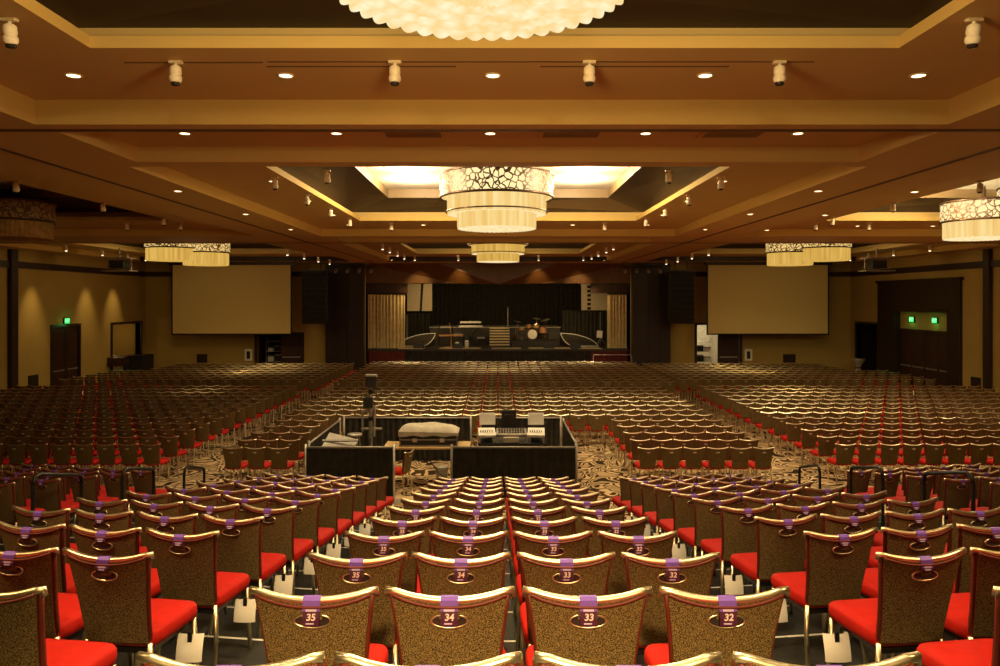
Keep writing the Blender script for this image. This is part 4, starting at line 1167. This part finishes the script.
for (x, y, z, r, a) in ((-.85, .0, 1.02, .24, .2), (.75, -.02, 1.12, .27, -.22), (.28, .35, 1.18, .25, .1), (-.95, .3, .82, .18, 0)):
    s_ = MB().tube([(x, y, 0), (x, y, z + .04)], .014, 6).build('cymbal_stand', M['chrome'], t)
    c2 = MB().lathe([(.001, .03), (.05, .025), (.06, .008), (r, -.012)], 24); R = Euler((.15, a, 0)).to_matrix(); c2.v = [tuple(R @ Vector(v) + Vector((x, y, z))) for v in c2.v]; c2.build('cymbal', M['brass'], s_, smooth=True)
    for k in range(3): MB().tube([(x, y, .3), (x + .22*math.cos(k*2.1), y + .22*math.sin(k*2.1), .01)], .011, 6).build('stand_foot', M['chrome'], t)
# keyboards
t = thing('keyboard_stand', 'two white keyboards stacked on a black stand left of the stairs', 'keyboard', (-1.55, 42.6, SZ + .02))
for s in (-1, 1): MB().tube([(-s*.4, 0, .0), (s*.4, 0, 1.05)], .022, 8).build('stand_leg', M['black'], t)
MB().tube([(-.45, -.15, 1.04), (-.45, .25, 1.04)], .02, 6).tube([(.45, -.15, 1.04), (.45, .25, 1.04)], .02, 6).tube([(0, .22, 1.04), (0, .22, 1.30)], .02, 6).build('stand_arm', M['black'], t)
for (z, y, w_) in ((1.07, -.05, .68), (1.30, .12, .60)):
    k_ = MB().box((-w_, y - .16, z), (w_, y + .16, z + .09)).build('keyboard', M['lightgrey'], t, bevel=.01)
    q = MB()
    for a in range(24): q.box((-w_ + .06 + a * (2*w_ - .12)/24, y - .15, z + .09), (-w_ + .05 + (a+.8) * (2*w_ - .12)/24, y + .02, z + .105))
    q.build('key', M['white'], k_)
# amplifiers, table, stool, towels, music stand, mic stand
for (x, y, w_, h, lab) in ((-3.0, 43.2, .36, 1.15, 'tall black amplifier cabinet left of the keyboards'), (-2.30, 43.2, .28, .72, 'low black amplifier between keyboards and the tall cabinet'), (-.98, 43.1, .26, .55, 'small black amplifier beside the pale stairs')):
    t = thing('amplifier', lab, 'amplifier', (x, y, SZ + .002), group='black amplifiers on the stage')
    MB().box((-w_, -.2, .0), (w_, .2, h)).build('cabinet', M['blackplastic'], t, bevel=.015); MB().box((-w_ + .05, -.212, .05), (w_ - .05, -.2, h - .16)).build('grille', M['blackcloth'], t); MB().box((-w_ + .04, -.215, h - .13), (w_ - .04, -.2, h - .03)).build('control_panel', M['grey'], t)
t = thing('guitar_stand_table', 'amber wooden side table left of the keyboards on the stage', 'table', (-2.6, 41.7, SZ + .002))
MB().box((-.68, -.2, .62), (.68, .2, .70)).build('table_top', M['guitar'], t, bevel=.01)
MB().tube([(0, 0, .02), (0, 0, .62)], .04, 8).build('pedestal', M['guitar'], t); MB().box((-.35, -.18, 0), (.35, .18, .03)).build('foot', M['guitar'], t)
MB().tube([(.0, .0, .70), (-.1, .05, 1.35)], .016, 6).build('music_pole', M['guitar'], t)
for (x, y, w_, h, lab) in ((-2.25, 41.22, .13, .32, 'white rounded container on the stage floor left of the keyboards'), (-1.72, 41.2, .12, .42, 'white towel roll standing on the stage front left of the stairs')):
    t = thing('container', lab, 'container', (x, y, SZ + .014 if y < 41.45 else SZ + .002), group='white containers on the stage')
    MB().lathe([(.001, 0), (w_ * .9, 0), (w_, h * .7), (w_ * .8, h * .95), (.001, h)], 16).build('container_body', M['white'], t, smooth=True); MB().lathe([(w_ * 1.02, h * .68), (w_ * 1.04, h * .74)], 16).build('band', M['grey'], t)
t = thing('music_stand', 'black music stand holding a white sheet right of the drums', 'stand', (5.75, 42.5, SZ + .02))
MB().tube([(0, 0, .02), (0, 0, .62)], .016, 8).build('pole', M['black'], t)
for k in range(3): MB().tube([(0, 0, .2), (.24*math.cos(k*2.1), .24*math.sin(k*2.1), .01)], .012, 6).build('foot', M['black'], t)
d_ = MB().box((-.2, -.01, .45), (.2, .01, .90), rot=(math.radians(-14), 0, 0)).build('desk', M['black'], t); MB().box((-.15, -.03, .47), (.16, -.015, .88), rot=(math.radians(-14), .1, 0)).build('sheet', M['paper'], d_)
t = thing('microphone_stand', 'thin tall microphone stand on top of the stage platform', 'microphone', (.58, 44.2, SZ + 1.056))
MB().tube([(0, 0, .0), (0, 0, 1.15)], .018, 6).build('pole', M['silver'], t); MB().lathe([(.001, .03), (.16, .02), (.16, 0)], 16).build('foot', M['black'], t); MB().tube([(0, 0, 1.15), (0, -.12, 1.22)], .03, 8).build('microphone', M['black'], t)
for s, side in ((-1, 'left'), (1, 'right')):
    t = thing('stage_ramp', f'black curved ramp with white edges at the {side} of the stage', 'ramp', (s * 3.28, 41.40, SZ + .03), group='curved stage ramps')
    n = 10; inner = [(s * (.35 + 1.1 * (1 - math.cos(k / n * PI / 2)) * .55), 2.1 - 2.0 * math.sin(k / n * PI / 2)) for k in range(n + 1)]
    outer = [(s * (.35 + 1.9 * math.sin(k / n * PI / 2)), 2.1 - 2.0 * (1 - math.cos(k / n * PI / 2))) for k in range(n + 1)]
    zz = lambda y: .02 + .62 * max(0, (y - .1) / 2.0)
    inner = [(a, b) for a, b in inner]
    mb = MB(); mb.grid([[(a, b, zz(b)) for a, b in inner], [(a, b, zz(b)) for a, b in outer]] if s > 0 else [[(a, b, zz(b)) for a, b in outer], [(a, b, zz(b)) for a, b in inner]])
    mb.grid([[(a, b, zz(b)) for a, b in inner], [(a, b, 0) for a, b in inner]]); mb.grid([[(a, b, zz(b)) for a, b in outer], [(a, b, 0) for a, b in outer]])
    mb.build('ramp_surface', M['stage'], t)
    for L in (inner, outer): MB().tube([(a, b, zz(b) + .03) for a, b in L], .022, 6).build('white_edge', M['ledstrip'], t)
    MB().tube([(inner[-1][0], inner[-1][1], .05), (outer[-1][0], outer[-1][1], .05)], .022, 6).build('white_edge', M['ledstrip'], t)
t = thing('barrier_rail', 'silver tube rail in front of the stage on the right', 'rail', (6.05, 39.75, 0))
MB().tube([(-1.0, 0, 0), (-1.0, 0, 1.12), (-.96, 0, 1.18), (1.0, 0, 1.18), (1.03, 0, 1.12), (1.03, 0, 0)], .02, 8).build('frame', M['silver'], t, smooth=True)
MB().tube([(-1.0, 0, .35), (1.03, 0, .35)], .015, 6).build('lower_bar', M['silver'], t)
for k, x in enumerate((-4.3, -2.2, 2.75, 4.2)):
    t = thing('stage_monitor', f'black wedge loudspeaker along the stage front, {ORD[k]} across', 'speaker', (x, 40.75, SZ + .014), group='wedge loudspeakers on the stage front')
    mb = MB(); mb.add([(-.28, -.2, 0), (.28, -.2, 0), (.28, .22, 0), (-.28, .22, 0), (-.28, -.12, .28), (.28, -.12, .28), (.28, .22, .10), (-.28, .22, .10)], [(0,3,2,1),(0,1,5,4),(1,2,6,5),(2,3,7,6),(3,0,4,7),(4,5,6,7)]); mb.build('cabinet', M['blackplastic'], t)
    MB().add([(-.24, -.06, .272), (.24, -.06, .272), (.24, .19, .128), (-.24, .19, .128)], [(0,1,2,3)]).build('grille', M['blackcloth'], t)
for x, y, h, lab in ((-5.35, 44.1, 1.75, 'thin silver pole stand left of the band'), (5.9, 43.3, 1.9, 'thin grey pole stand right of the band')):
    t = thing('pole_stand', lab, 'stand', (x, y, SZ + .02), group='thin pole stands on the stage')
    MB().tube([(0, 0, 0), (0, 0, h)], .022, 6).build('pole', M['grey'], t)
    for k in range(3): MB().tube([(0, 0, .45), (.35*math.cos(k*2.1), .35*math.sin(k*2.1), .01)], .014, 6).build('foot', M['grey'], t)
# lectern, cabinet and tables by the side openings
t = thing('lectern', 'wooden lectern with a pale front beside the left wall opening', 'lectern', (-18.38, 36.3, 0))
MB().box((-.16, -.16, .05), (.16, .16, .95)).build('column', M['statue'], t, bevel=.02); MB().box((-.32, -.28, 0), (.32, .28, .06)).build('base', M['doorwood'], t, bevel=.01)
MB().box((-.38, -.3, .95), (.38, .3, 1.35), rot=(math.radians(10), 0, 0)).build('reading_desk', M['doorwood'], t, bevel=.01)
t = thing('cabinet', 'black draped cabinet standing before the left wall opening', 'cabinet', (-18.15, 37.75, 0))
MB().box((-.55, -.6, .0), (.55, .6, 1.28)).build('cabinet_body', M['blackplastic'], t, bevel=.015); MB().box((-.57, -.63, 1.28), (.57, .63, 1.32)).build('cabinet_top', M['black'], t, bevel=.006); MB().box((-.04, -.615, .15), (-.02, -.6, 1.2)).build('door_seam', M['black'], t)
for s, q in ((1, 'right'),):
    t = thing('cocktail_table', 'pale cloth tied cocktail table in the dark opening beside the tall portal', 'table', (18.2, 37.9, 0))
    MB().lathe([(.38, 0), (.16, .55), (.13, .68), (.2, .85), (.34, 1.08), (.34, 1.12), (.001, 1.13)], 20).build('cloth', M['statue'], t, smooth=True); MB().lathe([(.14, .64), (.155, .68), (.14, .72)], 20).build('sash', M['maroon'], t, smooth=True)
def rack(x, y, lab, seed):
    t = thing('storage_rack', lab, 'shelves', (x, y, 0), group='service shelving behind the stage doors')
    for sx in (-.42, .42):
        for sy in (-.22, .22): MB().tube([(sx, sy, 0), (sx, sy, 2.1)], .016, 6).build('post', M['silver'], t)
    for z in (.2, .75, 1.3, 1.85): MB().box((-.44, -.24, z - .02), (.44, .24, z)).build('shelf', M['silver'], t)
    r = random.Random(seed)
    for z, zn in ((.2, 'bottom'), (.75, 'second'), (1.3, 'third')):
        for k in range(2):
            w_ = r.uniform(.13, .18); h = r.uniform(.2, .42)
            o = thing('storage_box', f'{"pale" if (k + seed) % 2 else "dark"} box on the {zn} shelf, {lab.split(" in the ")[1]}, {ORD[k]} one', 'box', (x - .2 + k * .4, y, z + .001), group='boxes on service shelving')
            MB().box((-w_, -.18, 0), (w_, .18, h)).build('box_body', M['white'] if (k + seed) % 2 else M['blackplastic'], o, bevel=.01); MB().box((-w_ - .006, -.186, h * .86), (w_ + .006, .186, h + .01)).build('box_lid', M['grey'], o, bevel=.006)
rack(-12.15, 40.9, 'silver service shelving in the doorway left of the stage', 1); rack(11.15, 40.75, 'silver service shelving in the bright doorway right of the stage', 2)
# header lights, then added fill for stage and curtains
for x in (-4.0, -1.95, 2.05, 4.1): lamp('header_spot_lamp', 'SPOT', (x * 1.05, 38.7, Z0 - .12), 170, .05, 1.1, .9, (math.radians(48), 0, 0))
for x in (-3, 3): lamp('stage_fill', 'SPOT', (x, 41.2, 4.9), 270, .1, 2.2, .8, (math.radians(58), 0, 0))  # unseen spots added to lighten the backdrop and banners
for x in (-6, 6.4): lamp('curtain_fill', 'SPOT', (x * .74, 40.1, 4.75), 42, .05, 2.6, .9, (0, math.radians(-50 if x > 0 else 50), 0))  # added without fixtures, to graze the curtain pleats
# ------------------------------------------------------------------ camera and view
cam = bpy.data.cameras.new('camera'); cam.sensor_width = 36; cam.lens = 36 * F / 1000
co = bpy.data.objects.new('camera', cam); COL.objects.link(co)
co.location = (0, 0, HC); co.rotation_euler = (PI / 2, 0, 0)
cam.shift_x = .002; cam.shift_y = -.033
cam.clip_start = .05; cam.clip_end = 200
C.camera = co
w = bpy.data.worlds.new('world'); w.use_nodes = True
w.node_tree.nodes['Background'].inputs['Color'].default_value = (.02, .015, .01, 1); C.world = w
C.view_settings.view_transform = 'Standard'; C.view_settings.look = 'None'; C.view_settings.gamma = 1; C.view_settings.exposure = 0.0
C.view_settings.use_curve_mapping = False
C.cycles.use_denoising = True
C.cycles.max_bounces = 7; C.cycles.diffuse_bounces = 4; C.cycles.glossy_bounces = 3
C.cycles.sample_clamp_indirect = 4
